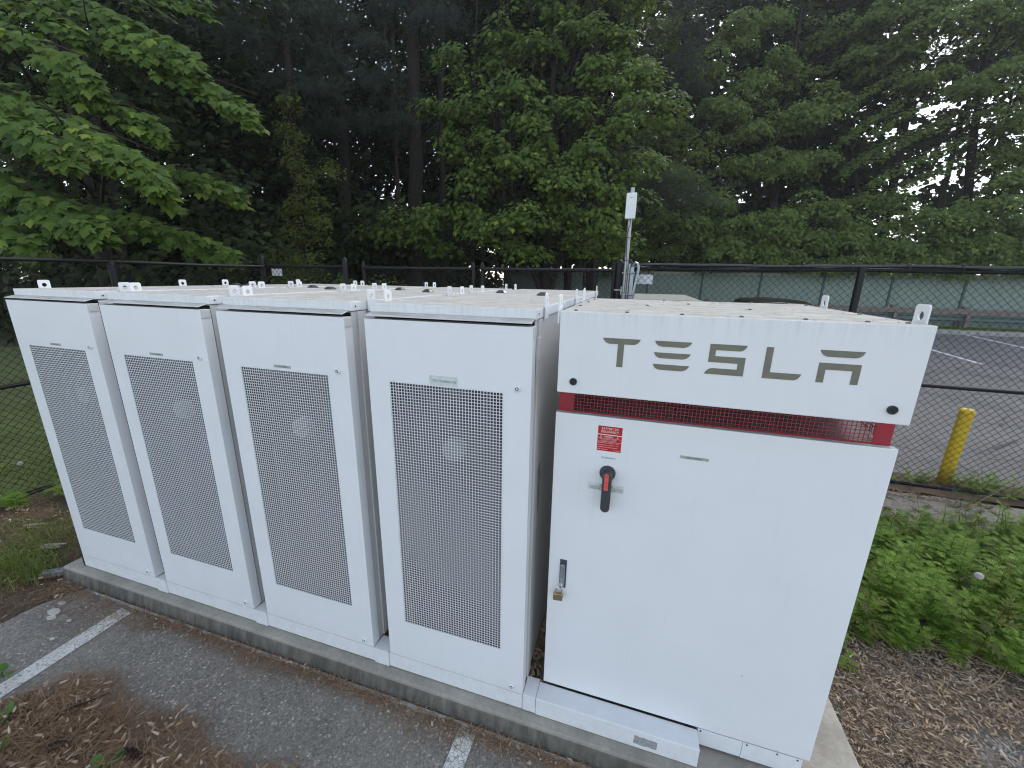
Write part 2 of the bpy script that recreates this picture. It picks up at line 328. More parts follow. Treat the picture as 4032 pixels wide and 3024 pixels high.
# ------------------------------------------------------------------ mesh helpers
class MB:
    def __init__(s): s.v = []; s.f = []; s.mi = []
    def add(s, vs, fs, mi=0):
        o = len(s.v); s.v += [tuple(p) for p in vs]; s.f += [tuple(i + o for i in f) for f in fs]; s.mi += [mi] * len(fs); return s
    def box(s, x0, x1, y0, y1, z0, z1, mi=0):
        return s.add([(x0, y0, z0), (x1, y0, z0), (x1, y1, z0), (x0, y1, z0), (x0, y0, z1), (x1, y0, z1), (x1, y1, z1), (x0, y1, z1)],
                     [(0, 3, 2, 1), (4, 5, 6, 7), (0, 1, 5, 4), (1, 2, 6, 5), (2, 3, 7, 6), (3, 0, 4, 7)], mi)
    def tube(s, pts, rad, n=8, cap=True, mi=0):
        pts = [Vector(p) for p in pts]
        rads = rad if isinstance(rad, (list, tuple)) else [rad] * len(pts)
        o = len(s.v); prev = None
        for i, p in enumerate(pts):
            d = (pts[min(i + 1, len(pts) - 1)] - pts[max(i - 1, 0)]).normalized()
            a = prev if prev is not None else Vector((0, 0, 1)) if abs(d.z) < .9 else Vector((1, 0, 0))
            u = (a - d * a.dot(d)).normalized(); w = d.cross(u); prev = u
            for k in range(n):
                an = 2 * math.pi * k / n
                s.v.append(tuple(p + (u * math.cos(an) + w * math.sin(an)) * rads[i]))
        for i in range(len(pts) - 1):
            for k in range(n):
                a, b = o + i * n + k, o + i * n + (k + 1) % n
                s.f.append((a, b, b + n, a + n)); s.mi.append(mi)
        if cap:
            s.f.append(tuple(o + k for k in reversed(range(n)))); s.mi.append(mi)
            e = o + (len(pts) - 1) * n; s.f.append(tuple(e + k for k in range(n))); s.mi.append(mi)
        return s
    def lathe(s, c, axis, prof, n=20, mi=0):      # prof = [(dist along axis, radius)]
        ax = Vector(axis).normalized(); a = Vector((0, 0, 1)) if abs(ax.z) < .9 else Vector((1, 0, 0))
        u = (a - ax * a.dot(ax)).normalized(); w = ax.cross(u); c = Vector(c); o = len(s.v)
        for h, r in prof:
            for k in range(n):
                an = 2 * math.pi * k / n
                s.v.append(tuple(c + ax * h + (u * math.cos(an) + w * math.sin(an)) * r))
        for i in range(len(prof) - 1):
            for k in range(n):
                p, q = o + i * n + k, o + i * n + (k + 1) % n
                s.f.append((p, q, q + n, p + n)); s.mi.append(mi)
        s.f.append(tuple(o + k for k in reversed(range(n)))); s.mi.append(mi)
        e = o + (len(prof) - 1) * n; s.f.append(tuple(e + k for k in range(n))); s.mi.append(mi)
        return s
    def prism(s, outline, y0, y1, mi=0):   # outline in (x, z), extruded along y
        n = len(outline); o = len(s.v)
        s.v += [(x, y0, z) for x, z in outline] + [(x, y1, z) for x, z in outline]
        s.f.append(tuple(o + i for i in range(n))); s.f.append(tuple(o + n + i for i in reversed(range(n))))
        for i in range(n):
            j = (i + 1) % n; s.f.append((o + i, o + n + i, o + n + j, o + j))
        s.mi += [mi] * (n + 2); return s
    def build(s, name, mats, parent=None, bevel=0, smooth=False, recalc=True):
        me = bpy.data.meshes.new(name); me.from_pydata(s.v, [], s.f)
        for mm in (mats if isinstance(mats, (list, tuple)) else [mats]): me.materials.append(M[mm] if isinstance(mm, str) else mm)
        me.polygons.foreach_set('material_index', s.mi)
        if recalc:
            bm = bmesh.new(); bm.from_mesh(me); bmesh.ops.recalc_face_normals(bm, faces=bm.faces); bm.to_mesh(me); bm.free()
        if smooth: me.polygons.foreach_set('use_smooth', [True] * len(me.polygons))
        o = bpy.data.objects.new(name, me); COL.objects.link(o)
        if parent is not None: o.parent = parent
        if bevel:
            b = o.modifiers.new('bevel', 'BEVEL'); b.width = bevel; b.segments = 2; b.limit_method = 'ANGLE'; b.angle_limit = R(40)
            b.harden_normals = False
        if smooth:
            try: me.set_sharp_from_angle(angle=R(40))
            except Exception: pass
        return o

def thing(name, label, cat, loc=(0, 0, 0), rz=0.0, group=None):
    o = bpy.data.objects.new(name, None); o.empty_display_size = .1; COL.objects.link(o)
    o.location = loc; o.rotation_euler = (0, 0, rz); o['label'] = label; o['category'] = cat
    if group: o['group'] = group
    return o
def tag(o, label=None, cat=None, group=None, kind=None):
    if label: o['label'] = label
    if cat: o['category'] = cat
    if group: o['group'] = group
    if kind: o['kind'] = kind
    return o
def copy_tree(src, parent=None):
    c = src.copy(); COL.objects.link(c)
    if parent is not None: c.parent = parent
    for ch in list(src.children): copy_tree(ch, c)
    return c
def recess(parent, kids):       # builds in world coordinates, parents with an inverse so that the empties can sit at bases
    inv = Matrix.Translation(parent.location).inverted() if parent.rotation_euler.z == 0 else parent.matrix_basis.inverted()
    for k in kids: k.matrix_parent_inverse = inv

def npmesh(name, verts, faces, mat, tint=None, parent=None, smooth=False):
    """verts (n,3) float, faces (m,3) or (m,4) int"""
    me = bpy.data.meshes.new(name); k = faces.shape[1]
    me.vertices.add(len(verts)); me.vertices.foreach_set('co', verts.astype(np.float32).ravel())
    me.loops.add(faces.size); me.loops.foreach_set('vertex_index', faces.astype(np.int32).ravel())
    me.polygons.add(len(faces)); me.polygons.foreach_set('loop_start', np.arange(0, faces.size, k, dtype=np.int32))
    me.update(calc_edges=True)
    if tint is not None:
        a = me.attributes.new('tint', 'FLOAT', 'POINT'); a.data.foreach_set('value', tint.astype(np.float32))
    me.materials.append(M[mat])
    if smooth: me.polygons.foreach_set('use_smooth', np.ones(len(faces), dtype=bool))
    o = bpy.data.objects.new(name, me); COL.objects.link(o)
    if parent is not None: o.parent = parent
    return o

def unit(a): return a / (np.linalg.norm(a, axis=-1, keepdims=True) + 1e-9)
def scatter(tpl_v, tpl_f, P, N, T, S):
    """instances of a template (x = side, y = tip direction, z = normal) joined into one array"""
    N = unit(N); T = unit(T - N * (T * N).sum(1, keepdims=True)); X = np.cross(T, N)
    S = np.asarray(S).reshape(-1, 1, 1)
    V = (tpl_v[None, :, 0:1] * X[:, None] + tpl_v[None, :, 1:2] * T[:, None] + tpl_v[None, :, 2:3] * N[:, None]) * S + P[:, None]
    n, k = len(P), len(tpl_v)
    F = (tpl_f[None] + (np.arange(n) * k)[:, None, None]).reshape(-1, tpl_f.shape[1])
    return V.reshape(-1, 3), F
def fan_leaf(half, centre, fold=.22, droop=.25):
    pts = half + [(-x, y) for x, y in reversed(half[1:-1])]
    v = [(centre[0], centre[1])] + pts
    v = np.array([(x, y, -abs(x) * fold - droop * max(0, y - .2) ** 2) for x, y in v])
    n = len(pts); f = np.array([(0, 1 + i, 1 + (i + 1) % n) for i in range(n)])
    return v, f
MAPLE_HI = fan_leaf([(0, 0), (.14, -.10), (.30, -.12), (.22, .02), (.34, .08), (.52, .12), (.42, .24), (.50, .34), (.56, .52), (.38, .46), (.24, .44), (.26, .60), (.20, .66), (.12, .78), (0, 1.0)], (0, .22))
MAPLE_MD = fan_leaf([(0, 0), (.28, -.10), (.20, .06), (.52, .16), (.36, .26), (.54, .52), (.22, .44), (.22, .66), (0, 1.0)], (0, .22))
MAPLE_LO = fan_leaf([(0, 0), (.30, -.05), (.24, .1), (.54, .34), (.22, .42), (0, 1.0)], (0, .25))
DIAMOND = (np.array([(0, 0, 0), (.42, .4, -.08), (0, 1, -.1), (-.42, .4, -.08), (.3, .75, -.1), (-.3, .75, -.1)]), np.array([(0, 1, 4), (0, 4, 2), (0, 2, 5), (0, 5, 3)]))

def shelf(c0, c1, width, n, slope=-.18, thick=.06, taper=.35):
    """leaves layered on a shelf that runs from c0 (near the trunk) to c1 (tip)"""
    c0, c1 = np.array(c0), np.array(c1); ax = c1 - c0; Ln = np.linalg.norm(ax); d = ax / Ln
    side = np.cross(d, (0, 0, 1)); side /= np.linalg.norm(side)
    u = rng.random(n) ** .85; w = width * (1 - (1 - taper) * u ** 2) * .5
    s = rng.uniform(-1, 1, n)
    k = np.floor(rng.random(n) * 5)                       # five overlapping sub-fans give ragged edges
    s = s * (.78 + .22 * np.sin(u * 17 + k * 2.1))
    P = c0 + d * (u * Ln)[:, None] + side * (s * w)[:, None]
    P[:, 2] += -np.abs(s) * w * .28 - .12 * u ** 2 * Ln + rng.normal(0, thick, n) * .5 + .10 * np.sin(s * 6 + u * 9)
    N = np.stack([rng.normal(0, .28, n), rng.normal(0, .28, n), np.ones(n)], 1) + d * .30 + side * (s * .35)[:, None]
    # camera side of the valley is open to the light: leaves lean that way
    N += np.array([.25, -.55, 0])
    T = d * .7 + side * (s * .8)[:, None] + np.array([.1, -.3, -.55]) + rng.normal(0, .35, (n, 3))
    return P, N, T
def cluster(c, r, n, lean=(0, -.55, 0), shelves=7, flat=.55):
    """several leaf fans filling an ellipsoid"""
    c = np.array(c, float); r = np.array(r, float) * np.ones(3)
    k = rng.integers(0, shelves, n)
    cc = unit(rng.normal(size=(shelves, 3))) * (rng.random((shelves, 1)) ** .4) * r * .72
    rad = r[0] * rng.uniform(.34, .6, shelves)
    a = rng.random(n) * 2 * np.pi; q = np.sqrt(rng.random(n))
    off = np.stack([np.cos(a) * q, np.sin(a) * q, np.zeros(n)], 1) * rad[k][:, None]
    off[:, 2] = -(q ** 2) * rad[k] * .55 + rng.normal(0, .13, n) * r[2] + rng.random(n) * r[2] * .12
    P = c + cc[k] + off
    out = unit(P - c)
    N = np.array([0, 0, 1.0]) + out * .5 + np.array(lean) * 1.25 + rng.normal(0, .42, (n, 3))
    T = np.stack([np.cos(a), np.sin(a), -.75 * np.ones(n)], 1) + rng.normal(0, .35, (n, 3)) + np.array(lean) * .4
    return P, N, T
def cat3(L_): return tuple(np.concatenate(x) for x in zip(*L_))
def tints(n, k): return np.repeat(rng.random(n) * .999, k)

def branch(mb, a, b, r0, r1, wob=.12, seg=6, sag=.1, n=6):
    a, b = Vector(a), Vector(b); Ln = (b - a).length; pts = []; rs = []
    o = Vector((random.random() * 50, 0, 0))
    for i in range(seg + 1):
        u = i / seg
        p = a.lerp(b, u) + Vector((mnoise.noise(o + Vector((u * 2.2, 1, 0))), mnoise.noise(o + Vector((u * 2.2, 7, 0))), mnoise.noise(o + Vector((u * 2.2, 13, 0))))) * wob * Ln * math.sin(math.pi * u)
        p.z += sag * Ln * math.sin(math.pi * u)
        pts.append(p); rs.append(r0 + (r1 - r0) * u)
    mb.tube(pts, rs, n, False)

# ================================================================== THE SETTING
def sheet(name, poly, z, mat, ragged=0, sub=.12):
    """flat polygon sheet with optionally ragged edges"""
    pts = []
    n = len(poly)
    for i in range(n):
        a, b = Vector(poly[i] + (0,)), Vector(poly[(i + 1) % n] + (0,)); Ln = (b - a).length
        k = max(1, int(Ln / sub)) if ragged and Ln < 12 else 1
        nr = Vector((-(b - a).y, (b - a).x, 0)).normalized()
        for j in range(k):
            p = a.lerp(b, j / k)
            if ragged and k > 1: p += nr * (mnoise.noise(p * 6) + .6 * mnoise.noise(p * 19)) * ragged
            pts.append((p.x, p.y, z))
    mb = MB(); mb.add(pts, [tuple(range(len(pts)))])
    o = mb.build(name, mat); o['kind'] = 'structure'
    return o
# ground: gently uneven sheet out to the horizon
gx = np.concatenate([np.linspace(-90, -14, 12), np.linspace(-13, 12, 90), np.linspace(13, 90, 12)])
gy = np.concatenate([np.linspace(-60, -6, 10), np.linspace(-5, 12, 70), np.linspace(13, 110, 14)])
GX, GY = np.meshgrid(gx, gy)
GZ = np.zeros_like(GX)
for i in range(GX.shape[0]):
    for j in range(GX.shape[1]):
        x, y = GX[i, j], GY[i, j]
        h = .02 * mnoise.noise(Vector((x * 1.3, y * 1.3, 0))) + .012 * mnoise.noise(Vector((x * 4, y * 4, 3)))
        if x > -3.0 and y < 23.5: h = -.03
        h = h * 1 if x <= -3.0 else h
        GZ[i, j] = h - .012
gv = np.stack([GX.ravel(), GY.ravel(), GZ.ravel()], 1)
nx = len(gx); idx = np.arange(len(gv)).reshape(GX.shape)
gf = np.stack([idx[:-1, :-1].ravel(), idx[:-1, 1:].ravel(), idx[1:, 1:].ravel(), idx[1:, :-1].ravel()], 1)
tag(npmesh('ground', gv, gf, 'soil', smooth=True), kind='structure')
sheet('parking_lot', [(-2.68, -30), (40, -30), (40, 3.62), (-2.0, 3.62), (-2.0, .2), (-2.3, .03), (-2.55, -.05), (-2.68, -.3), (-2.72, -2.5)], 0.0, 'asphalt', .05)
sheet('far_parking_lot', [(1.6, 4.12), (45, 4.12), (45, 23.15), (1.6, 21.7)], .004, 'asphalt_far', 0)
# lawn beyond the left fence
lawn = MB(); lawn.add([(-4.78, -12, .012), (-4.78, 3.8, .012), (-8.5, 5.5, .03), (-16, 5.5, .10), (-16, -12, .10)], [(0, 1, 2, 3, 4)])
tag(lawn.build('lawn', 'grass_ground'), kind='structure')
pad = MB()
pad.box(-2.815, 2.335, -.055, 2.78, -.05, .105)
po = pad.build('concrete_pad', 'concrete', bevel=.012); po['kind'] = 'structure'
bm = bmesh.new(); bm.from_mesh(po.data)
for v_ in bm.verts:
    if v_.co.z < 0 and v_.co.y < 0: v_.co.y -= .03
bm.to_mesh(po.data); bm.free()
rag = MB(); xs_ = np.linspace(-2.45, 2.3, 260); row = []
for x in xs_:
    wdt = max(0.0, .014 + .016 * mnoise.noise(Vector((x * 3.1, 1, 0))) + .012 * mnoise.noise(Vector((x * 11, 4, 0))))
    row.append((x, wdt))
for (xa, wa), (xb, wb) in zip(row[:-1], row[1:]):
    if wa > .003 or wb > .003: rag.add([(xa, -.084, .010), (xb, -.084, .010), (xb, -.0855 - wb, .005), (xa, -.0855 - wa, .005)], [(0, 1, 2, 3)])
tag(rag.build('pad_footing', 'footing', None, recalc=True), kind='structure')
# parking lines
ln = MB(); ln.add([(-2.080, -.12, .004), (-1.966, -.128, .004), (-1.975, -.9, .004), (-1.98, -6.0, .004), (-2.094, -6.0, .004), (-2.090, -.9, .004)], [(0, 1, 2, 3, 4, 5)])
lo = ln.build('parking_line', 'line'); lo['kind'] = 'structure'
ln = MB(); ln.add([(.468, -.10, .004), (.562, -.09, .004), (.566, -6, .004), (.466, -6, .004)], [(0, 1, 2, 3)])
lo = ln.build('parking_line', 'line'); lo['kind'] = 'structure'
for a, b in (((11.32, 17.4), (10.96, 13.6)), ((15.75, 22.4), (15.0, 17.8)), ((19.4, 22.8), (18.9, 17.6)), ((7.6, 17.6), (7.3, 13.6))):
    ln = MB(); w = .065
    ln.add([(a[0] - w, a[1], .008), (a[0] + w, a[1], .008), (b[0] + w, b[1], .008), (b[0] - w, b[1], .008)], [(0, 1, 2, 3)])
    lo = ln.build('parking_line', 'line_far'); lo['kind'] = 'structure'
kb = MB()
for i in range(14):
    x0 = 1.6 + i * 2.9; f = lambda x: 21.75 + (x - 1.6) * .034 * 1.0
    x1 = x0 + 2.88
    kb.add([(x0, f(x0), -.02), (x1, f(x1), -.02), (x1, f(x1), .13), (x0, f(x0), .13), (x0, f(x0) + 1.05, .14), (x1, f(x1) + 1.05, .14), (x0, f(x0) + 1.05, -.02), (x1, f(x1) + 1.05, -.02)],
           [(0, 1, 2, 3), (3, 2, 5, 4), (4, 5, 7, 6), (0, 3, 4, 6), (1, 7, 5, 2)])
tag(kb.build('kerb', 'kerb'), kind='structure')
vs = MB(); vs.add([(1, 22.6, .02), (60, 24.2, .02), (60, 60, .4), (1, 60, .4)], [(0, 1, 2, 3)])
tag(vs.build('verge', 'grass_ground'), kind='structure')

# ================================================================== BATTERY CABINETS
PITCH, DW = .8816, .7728
ZD0, ZD1, ZL = .2126, 2.08, 2.147
GX0, GX1, GZ0, GZ1 = .113, .650, .464, 1.799
def grid_panel(nx_, nz_, x0, x1, z0, z1, y0, y1, bar):
    """perforated sheet: square holes punched through a plate with real thickness"""
    px, pz = (x1 - x0 + bar) / nx_, (z1 - z0 + bar) / nz_
    xs = np.array([x0 - bar] + sum([[x0 + i * px, x0 + i * px + px - bar] for i in range(nx_)], []) + [x1 + bar])
    zs = np.array([z0 - bar] + sum([[z0 + j * pz, z0 + j * pz + pz - bar] for j in range(nz_)], []) + [z1 + bar])
    X, Z = np.meshgrid(xs, zs); n = X.size; w = len(xs)
    V = np.concatenate([np.stack([X.ravel(), np.full(n, y0), Z.ravel()], 1), np.stack([X.ravel(), np.full(n, y1), Z.ravel()], 1)])
    I = np.arange(n).reshape(X.shape); a, b, c, d = I[:-1, :-1], I[:-1, 1:], I[1:, 1:], I[1:, :-1]
    jj, ii = np.meshgrid(np.arange(len(zs) - 1), np.arange(w - 1), indexing='ij')
    hole = (jj % 2 == 1) & (ii % 2 == 1)
    q = lambda *z: np.stack([k for k in z], -1).reshape(-1, 4)
    s = ~hole
    F = [q(a[s], b[s], c[s], d[s])]
    F.append(q(a[hole], a[hole] + n, b[hole] + n, b[hole])); F.append(q(b[hole], b[hole] + n, c[hole] + n, c[hole]))
    F.append(q(c[hole], c[hole] + n, d[hole] + n, d[hole])); F.append(q(d[hole], d[hole] + n, a[hole] + n, a[hole]))
    return V, np.concatenate(F)

def lug_mesh(flip=1):
    """bent lifting tab: plate across x with a round hole, rounded top corners"""
    mb = MB(); W, H, zb, r = .060, 0, -.05, .011
    zt = .052; hc = (0, .020); hr = .0125; n = 16
    out = []
    for k in range(5): a = math.pi / 2 * k / 4; out.append((W / 2 - r + r * math.sin(a), zt - r + r * math.cos(a)))
    out = [(-x, z) for x, z in reversed(out)] + out
    out += [(W / 2, zb), (-W / 2, zb)]
    # ring between the outline and the hole: radial bridge
    def ray_out(a):
        dx, dz = math.cos(a), math.sin(a); best = 9
        for i in range(len(out)):
            (x0, z0), (x1, z1) = out[i], out[(i + 1) % len(out)]
            x0 -= hc[0]; x1 -= hc[0]; z0 -= hc[1]; z1 -= hc[1]
            den = dx * (z1 - z0) - dz * (x1 - x0)
            if abs(den) < 1e-9: continue
            tt = (x0 * (z1 - z0) - z0 * (x1 - x0)) / den; ss = (x0 * dz - z0 * dx) / den
            if tt > 0 and -1e-6 <= ss <= 1 + 1e-6: best = min(best, tt)
        return (hc[0] + dx * best, hc[1] + dz * best)
    angs = sorted([2 * math.pi * k / 24 for k in range(24)] + [math.atan2(z - hc[1], x - hc[0]) % (2 * math.pi) for x, z in out])
    O = [ray_out(a) for a in angs]; H_ = [(hc[0] + hr * math.cos(a), hc[1] + hr * math.sin(a)) for a in angs]
    k = len(angs); th = .006
    vs_ = [(0, x, z) for x, z in O] + [(0, x, z) for x, z in H_] + [(th, x, z) for x, z in O] + [(th, x, z) for x, z in H_]
    fs = []
    for i in range(k):
        j = (i + 1) % k
        fs += [(i, j, k + j, k + i), (2 * k + i, 3 * k + i, 3 * k + j, 2 * k + j), (i, 2 * k + i, 2 * k + j, j), (k + i, k + j, 3 * k + j, 3 * k + i)]
    mb.add([(x * flip, y, z) for x, y, z in vs_], fs)
    return mb

def make_pack(label, rear=False):
    t0 = thing('battery_cabinet', label, 'electrical cabinet', (0, 0, .105), 0, 'white battery cabinets packed in two rows on the concrete pad')
    kids = []
    z = -.105       # parts are modelled in world heights, shifted to the base of the thing
    def add(mb, name, mat, bevel=0, smooth=False, parent=None):
        mb.v = [(a, b, c + z) for a, b, c in mb.v]
        return mb.build(name, mat, parent or t0, bevel, smooth)
    # body shell: sides, back, top of the box, open behind the door
    mb = MB(); x0, x1, ya, yb, z0, z1 = .006, .767, .062, 1.285, ZD0 - .01, 2.10
    mb.box(x0, x0 + .004, ya, yb, z0, z1); mb.box(x1 - .004, x1, ya, yb, z0, z1)
    mb.box(x0 + .004, x1 - .004, yb - .004, yb, z0, z1); mb.box(x0 + .004, x1 - .004, ya, yb - .004, z1 - .004, z1)
    mb.box(x0 + .004, x1 - .004, ya, yb - .004, z0, z0 + .004)
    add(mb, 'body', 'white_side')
    # front frame post seen in the gap beside the door
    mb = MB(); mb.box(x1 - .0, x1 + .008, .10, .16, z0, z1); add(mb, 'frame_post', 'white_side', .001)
    mb = MB(); mb.box(.0184, .7546, .20, .26, z0 + .018, z1 - .018)
    core = add(mb, 'radiator', 'core')
    if not rear:
        mb = MB(); mb.box(.0112, .018, .006, .199, z0 + .02, z1 - .03); mb.box(.755, .7618, .006, .199, z0 + .02, z1 - .03); mb.box(.0182, .7548, .066, .199, z1 - .016, z1 - .010); mb.box(.0182, .7548, .066, .199, z0 + .01, z0 + .016)
        add(mb, 'shade_liner', 'dark_in')  # dark lining added so the grille holes read black
    # door
    mb = MB(); w = DW
    fx = [0, GX0 - .0037, GX1 + .0037, w]; fz = [ZD0, GZ0 - .0037, GZ1 + .0037, ZD1]
    for (i, j) in [(a, b) for a in range(3) for b in range(3) if not (a == 1 and b == 1)] if not rear else []:
        o = [(fx[i], 0, fz[j]), (fx[i + 1], 0, fz[j]), (fx[i + 1], 0, fz[j + 1]), (fx[i], 0, fz[j + 1])]
        mb.add(o, [(0, 1, 2, 3)])
    if rear: mb.add([(0, 0, ZD0), (w, 0, ZD0), (w, 0, ZD1), (0, 0, ZD1)], [(0, 1, 2, 3)])
    d = .054
    mb.add([(0, 0, ZD0), (w, 0, ZD0), (w, 0, ZD1), (0, 0, ZD1), (0, d, ZD0), (w, d, ZD0), (w, d, ZD1), (0, d, ZD1)], [(0, 1, 5, 4), (1, 2, 6, 5), (2, 3, 7, 6), (3, 0, 4, 7)])
    mb.v = [(a, b, c + z) for a, b, c in mb.v]
    door = mb.build('door', 'white', t0, 0, recalc=False)
    bm = bmesh.new(); bm.from_mesh(door.data); bmesh.ops.remove_doubles(bm, verts=bm.verts, dist=.0001); bmesh.ops.recalc_face_normals(bm, faces=bm.faces); bm.to_mesh(door.data); bm.free()
    b = door.modifiers.new('bevel', 'BEVEL'); b.width = .0025; b.segments = 2; b.limit_method = 'ANGLE'; b.angle_limit = R(50)
    mb = MB(); mb.box(w - .002, w + .0035, .004, .05, 2.035, 2.078)
    mb.v = [(a, b_, c + z) for a, b_, c in mb.v]; mb.build('corner_cap', 'white_side', door, .001)
    if not rear:
        V, F = grid_panel(38, 94, GX0, GX1, GZ0, GZ1, .0006, .0022, .0034)
        V[:, 2] += z
        g = npmesh('grille', V, F, 'white', parent=door)
        for px_, pz_ in ((.715, 1.826), (.715, .2485)):
            mb = MB(); mb.lathe((px_, 0, pz_), (0, -1, 0), [(-.001, .0150), (.005, .0150), (.009, .0125), (.010, .0095)], 18)
            mb.lathe((px_, -.0098, pz_), (0, -1, 0), [(0, .0078), (.0012, .0078)], 14, 1)
            mb.lathe((px_, -.0108, pz_), (0, -1, 0), [(0, .0042), (.0012, .0042)], 12)
            mb.v = [(a, b_, c + z) for a, b_, c in mb.v]; mb.build('bolt', ['white', 'latch_dark'], door, 0, False)
        for fz_ in (1.475,):
            fan = MB()
            for k in range(9):
                a = 2 * math.pi * k / 9 + fz_; ca, sa = math.cos(a), math.sin(a)
                pts = []
                for rr, w0, tw in ((.05, -.25, .010), (.14, -.16, .016), (.225, -.10, .018), (.225, .34, -.012), (.14, .40, -.010), (.05, .45, -.006)):
                    aa = a + w0; pts.append((.386 + rr * math.cos(aa), .115 + tw, fz_ + rr * math.sin(aa)))
                fan.add(pts, [(0, 1, 4, 5), (1, 2, 3, 4)])
            ring = []
            fan.tube([(.386 + .24 * math.cos(2 * math.pi * k / 32), .10, fz_ + .24 * math.sin(2 * math.pi * k / 32)) for k in range(33)], .012, 6, False)
            fan.v = [(a, b_, c + z) for a, b_, c in fan.v]
            fo = fan.build('fan', 'dark_in', t0)
            hb = MB(); hb.lathe((.386, .105, fz_), (0, -1, 0), [(0, .055), (.045, .055), (.055, .045), (.058, .02)], 20)
            hb.v = [(a, b_, c + z) for a, b_, c in hb.v]; hb.build('hub', 'hub', fo, 0, True)
    # lid with a drip lip
    mb = MB(); mb.box(0, .775, .046, 1.29, 2.103, ZL); lid = add(mb, 'lid', 'lid', .003)
    mb = MB()
    mb.add([(.006, .0445, 2.109), (.768, .0445, 2.109), (.768, -.004, 2.096), (.006, -.004, 2.096), (.006, .0445, 2.105), (.768, .0445, 2.105), (.768, -.003, 2.0925), (.006, -.003, 2.0925)],
           [(0, 1, 2, 3), (4, 7, 6, 5), (3, 2, 6, 7), (0, 3, 7, 4), (1, 5, 6, 2), (0, 4, 5, 1)])
    mb.v = [(a, b_, c + z) for a, b_, c in mb.v]; mb.build('drip_lip', 'lid', lid)
    mb = MB(); mb.lathe((.7748, .085, 2.124), (1, 0, 0), [(0, .0045), (.0015, .0045)], 10); mb.v = [(a, b_, c + z) for a, b_, c in mb.v]; mb.build('rivet', 'rubber', lid)
    # plinth cover and corner piece
    if not rear:
        mb = MB(); mb.box(-.012, w - .002, .003, .05, .111, ZD0 - .0085); add(mb, 'plinth_cover', 'white', .002)
        mb = MB(); mb.box(w + .001, PITCH - .0135, -.003, .09, .109, ZD0 - .004); add(mb, 'corner_cover', 'white', .002)
    # lifting lugs
    for sx, f in ((-.003, -1), (.778, 1)):
        for y in ((.20, 1.08) if not rear else (.17, 1.06)):
            mb = lug_mesh(f); mb.v = [(a + sx, b_ + y, c + ZL) for a, b_, c in mb.v]
            add(mb, 'lifting_lug', 'lug', .0008)
    # vent cap
    cx, cy = (.53, 1.235) if not rear else (.155, .155)
    mb = MB(); mb.lathe((cx, cy, ZL), (0, 0, 1), [(0, .047), (.004, .047), (.020, .024), (.022, .018)], 8)
    add(mb, 'vent_cap', 'rubber')
    return t0

def text_mesh(body, x0, x1, z0, z1, y, mat, name='print', parent=None, thick=.0003, font_shear=0.0):
    cu_ = bpy.data.curves.new('txt', 'FONT'); cu_.body = body; cu_.size = 1; cu_.align_x = 'CENTER'; cu_.resolution_u = 2
    cu_.shear = font_shear
    to = bpy.data.objects.new('txt', cu_); COL.objects.link(to)
    dg = bpy.context.evaluated_depsgraph_get(); me = bpy.data.meshes.new_from_object(to.evaluated_get(dg))
    bpy.data.objects.remove(to); bpy.data.curves.remove(cu_)
    co = np.empty(len(me.vertices) * 3, np.float32); me.vertices.foreach_get('co', co); co = co.reshape(-1, 3)
    mn, mx = co.min(0), co.max(0)
    out = np.stack([x0 + (co[:, 0] - mn[0]) / (mx[0] - mn[0]) * (x1 - x0), np.full(len(co), y), z0 + (co[:, 1] - mn[1]) / (mx[1] - mn[1]) * (z1 - z0)], 1)
    me.vertices.foreach_set('co', out.astype(np.float32).ravel()); me.materials.clear(); me.materials.append(M[mat]); me.name = name; me.update()
    o = bpy.data.objects.new(name, me); COL.objects.link(o)
    if parent: o.parent = parent
    return o

PROTO = make_pack('tall white battery cabinet with handwritten serial tape above its grille, beside the inverter')
REAR = make_pack('lid and lugs of the white cabinet in the rear row behind the rightmost front one', True)
front_labels = ['tall white battery cabinet with grille door at the far left end of the front row',
                'tall white battery cabinet with grille door, second from the left end of the front row',
                'tall white battery cabinet with grille door, immediately left of the one with handwritten tape']
rear_labels = ['white cabinet in the rear row behind the leftmost front one, beside the left fence',
               'white cabinet in the rear row behind the second front one from the left',
               'white cabinet in the rear row behind the third front one from the left']
packs = [None] * 4
packs[3] = PROTO
for k in range(3):
    c = copy_tree(PROTO); c.location = ((k - 3) * PITCH, 0, .105); c['label'] = front_labels[k]; packs[k] = c
rears = [None] * 4
REAR.location = (0, 1.30, .105); rears[3] = REAR
for k in range(3):
    c = copy_tree(REAR); c.location = ((k - 3) * PITCH, 1.30, .105); c['label'] = rear_labels[k]; rears[k] = c
def door_of(p): return [c for c in p.children if c.name.startswith('door')][0]
bpy.data.objects.remove([c for c in PROTO.children if c.name.startswith('corner_cover')][0])
# serial tapes: one handwritten, three printed
zo = -.105
mb = MB(); mb.box(.312, .447, -.0010, .0, 1.806 + zo, 1.849 + zo)
tp = mb.build('serial_tape', 'tape', door_of(PROTO)); tp['label'] = 'wrinkled clear tape with a handwritten serial number'
text_mesh('TG119268000LVN', .327, .440, 1.821 + zo, 1.832 + zo, -.0014, 'print_black', 'handwriting', tp, font_shear=.12)
for k in range(3):
    mb = MB(); mb.box(.330, .434, -.0008, .0, 1.814 + zo, 1.828 + zo)
    tp = mb.build('serial_tape', 'tape_dark', door_of(packs[k])); tp['label'] = 'narrow printed serial tape above the grille'
    text_mesh('TG11926800', .352, .410, 1.8175 + zo, 1.8245 + zo, -.0012, 'print_black', 'print', tp)
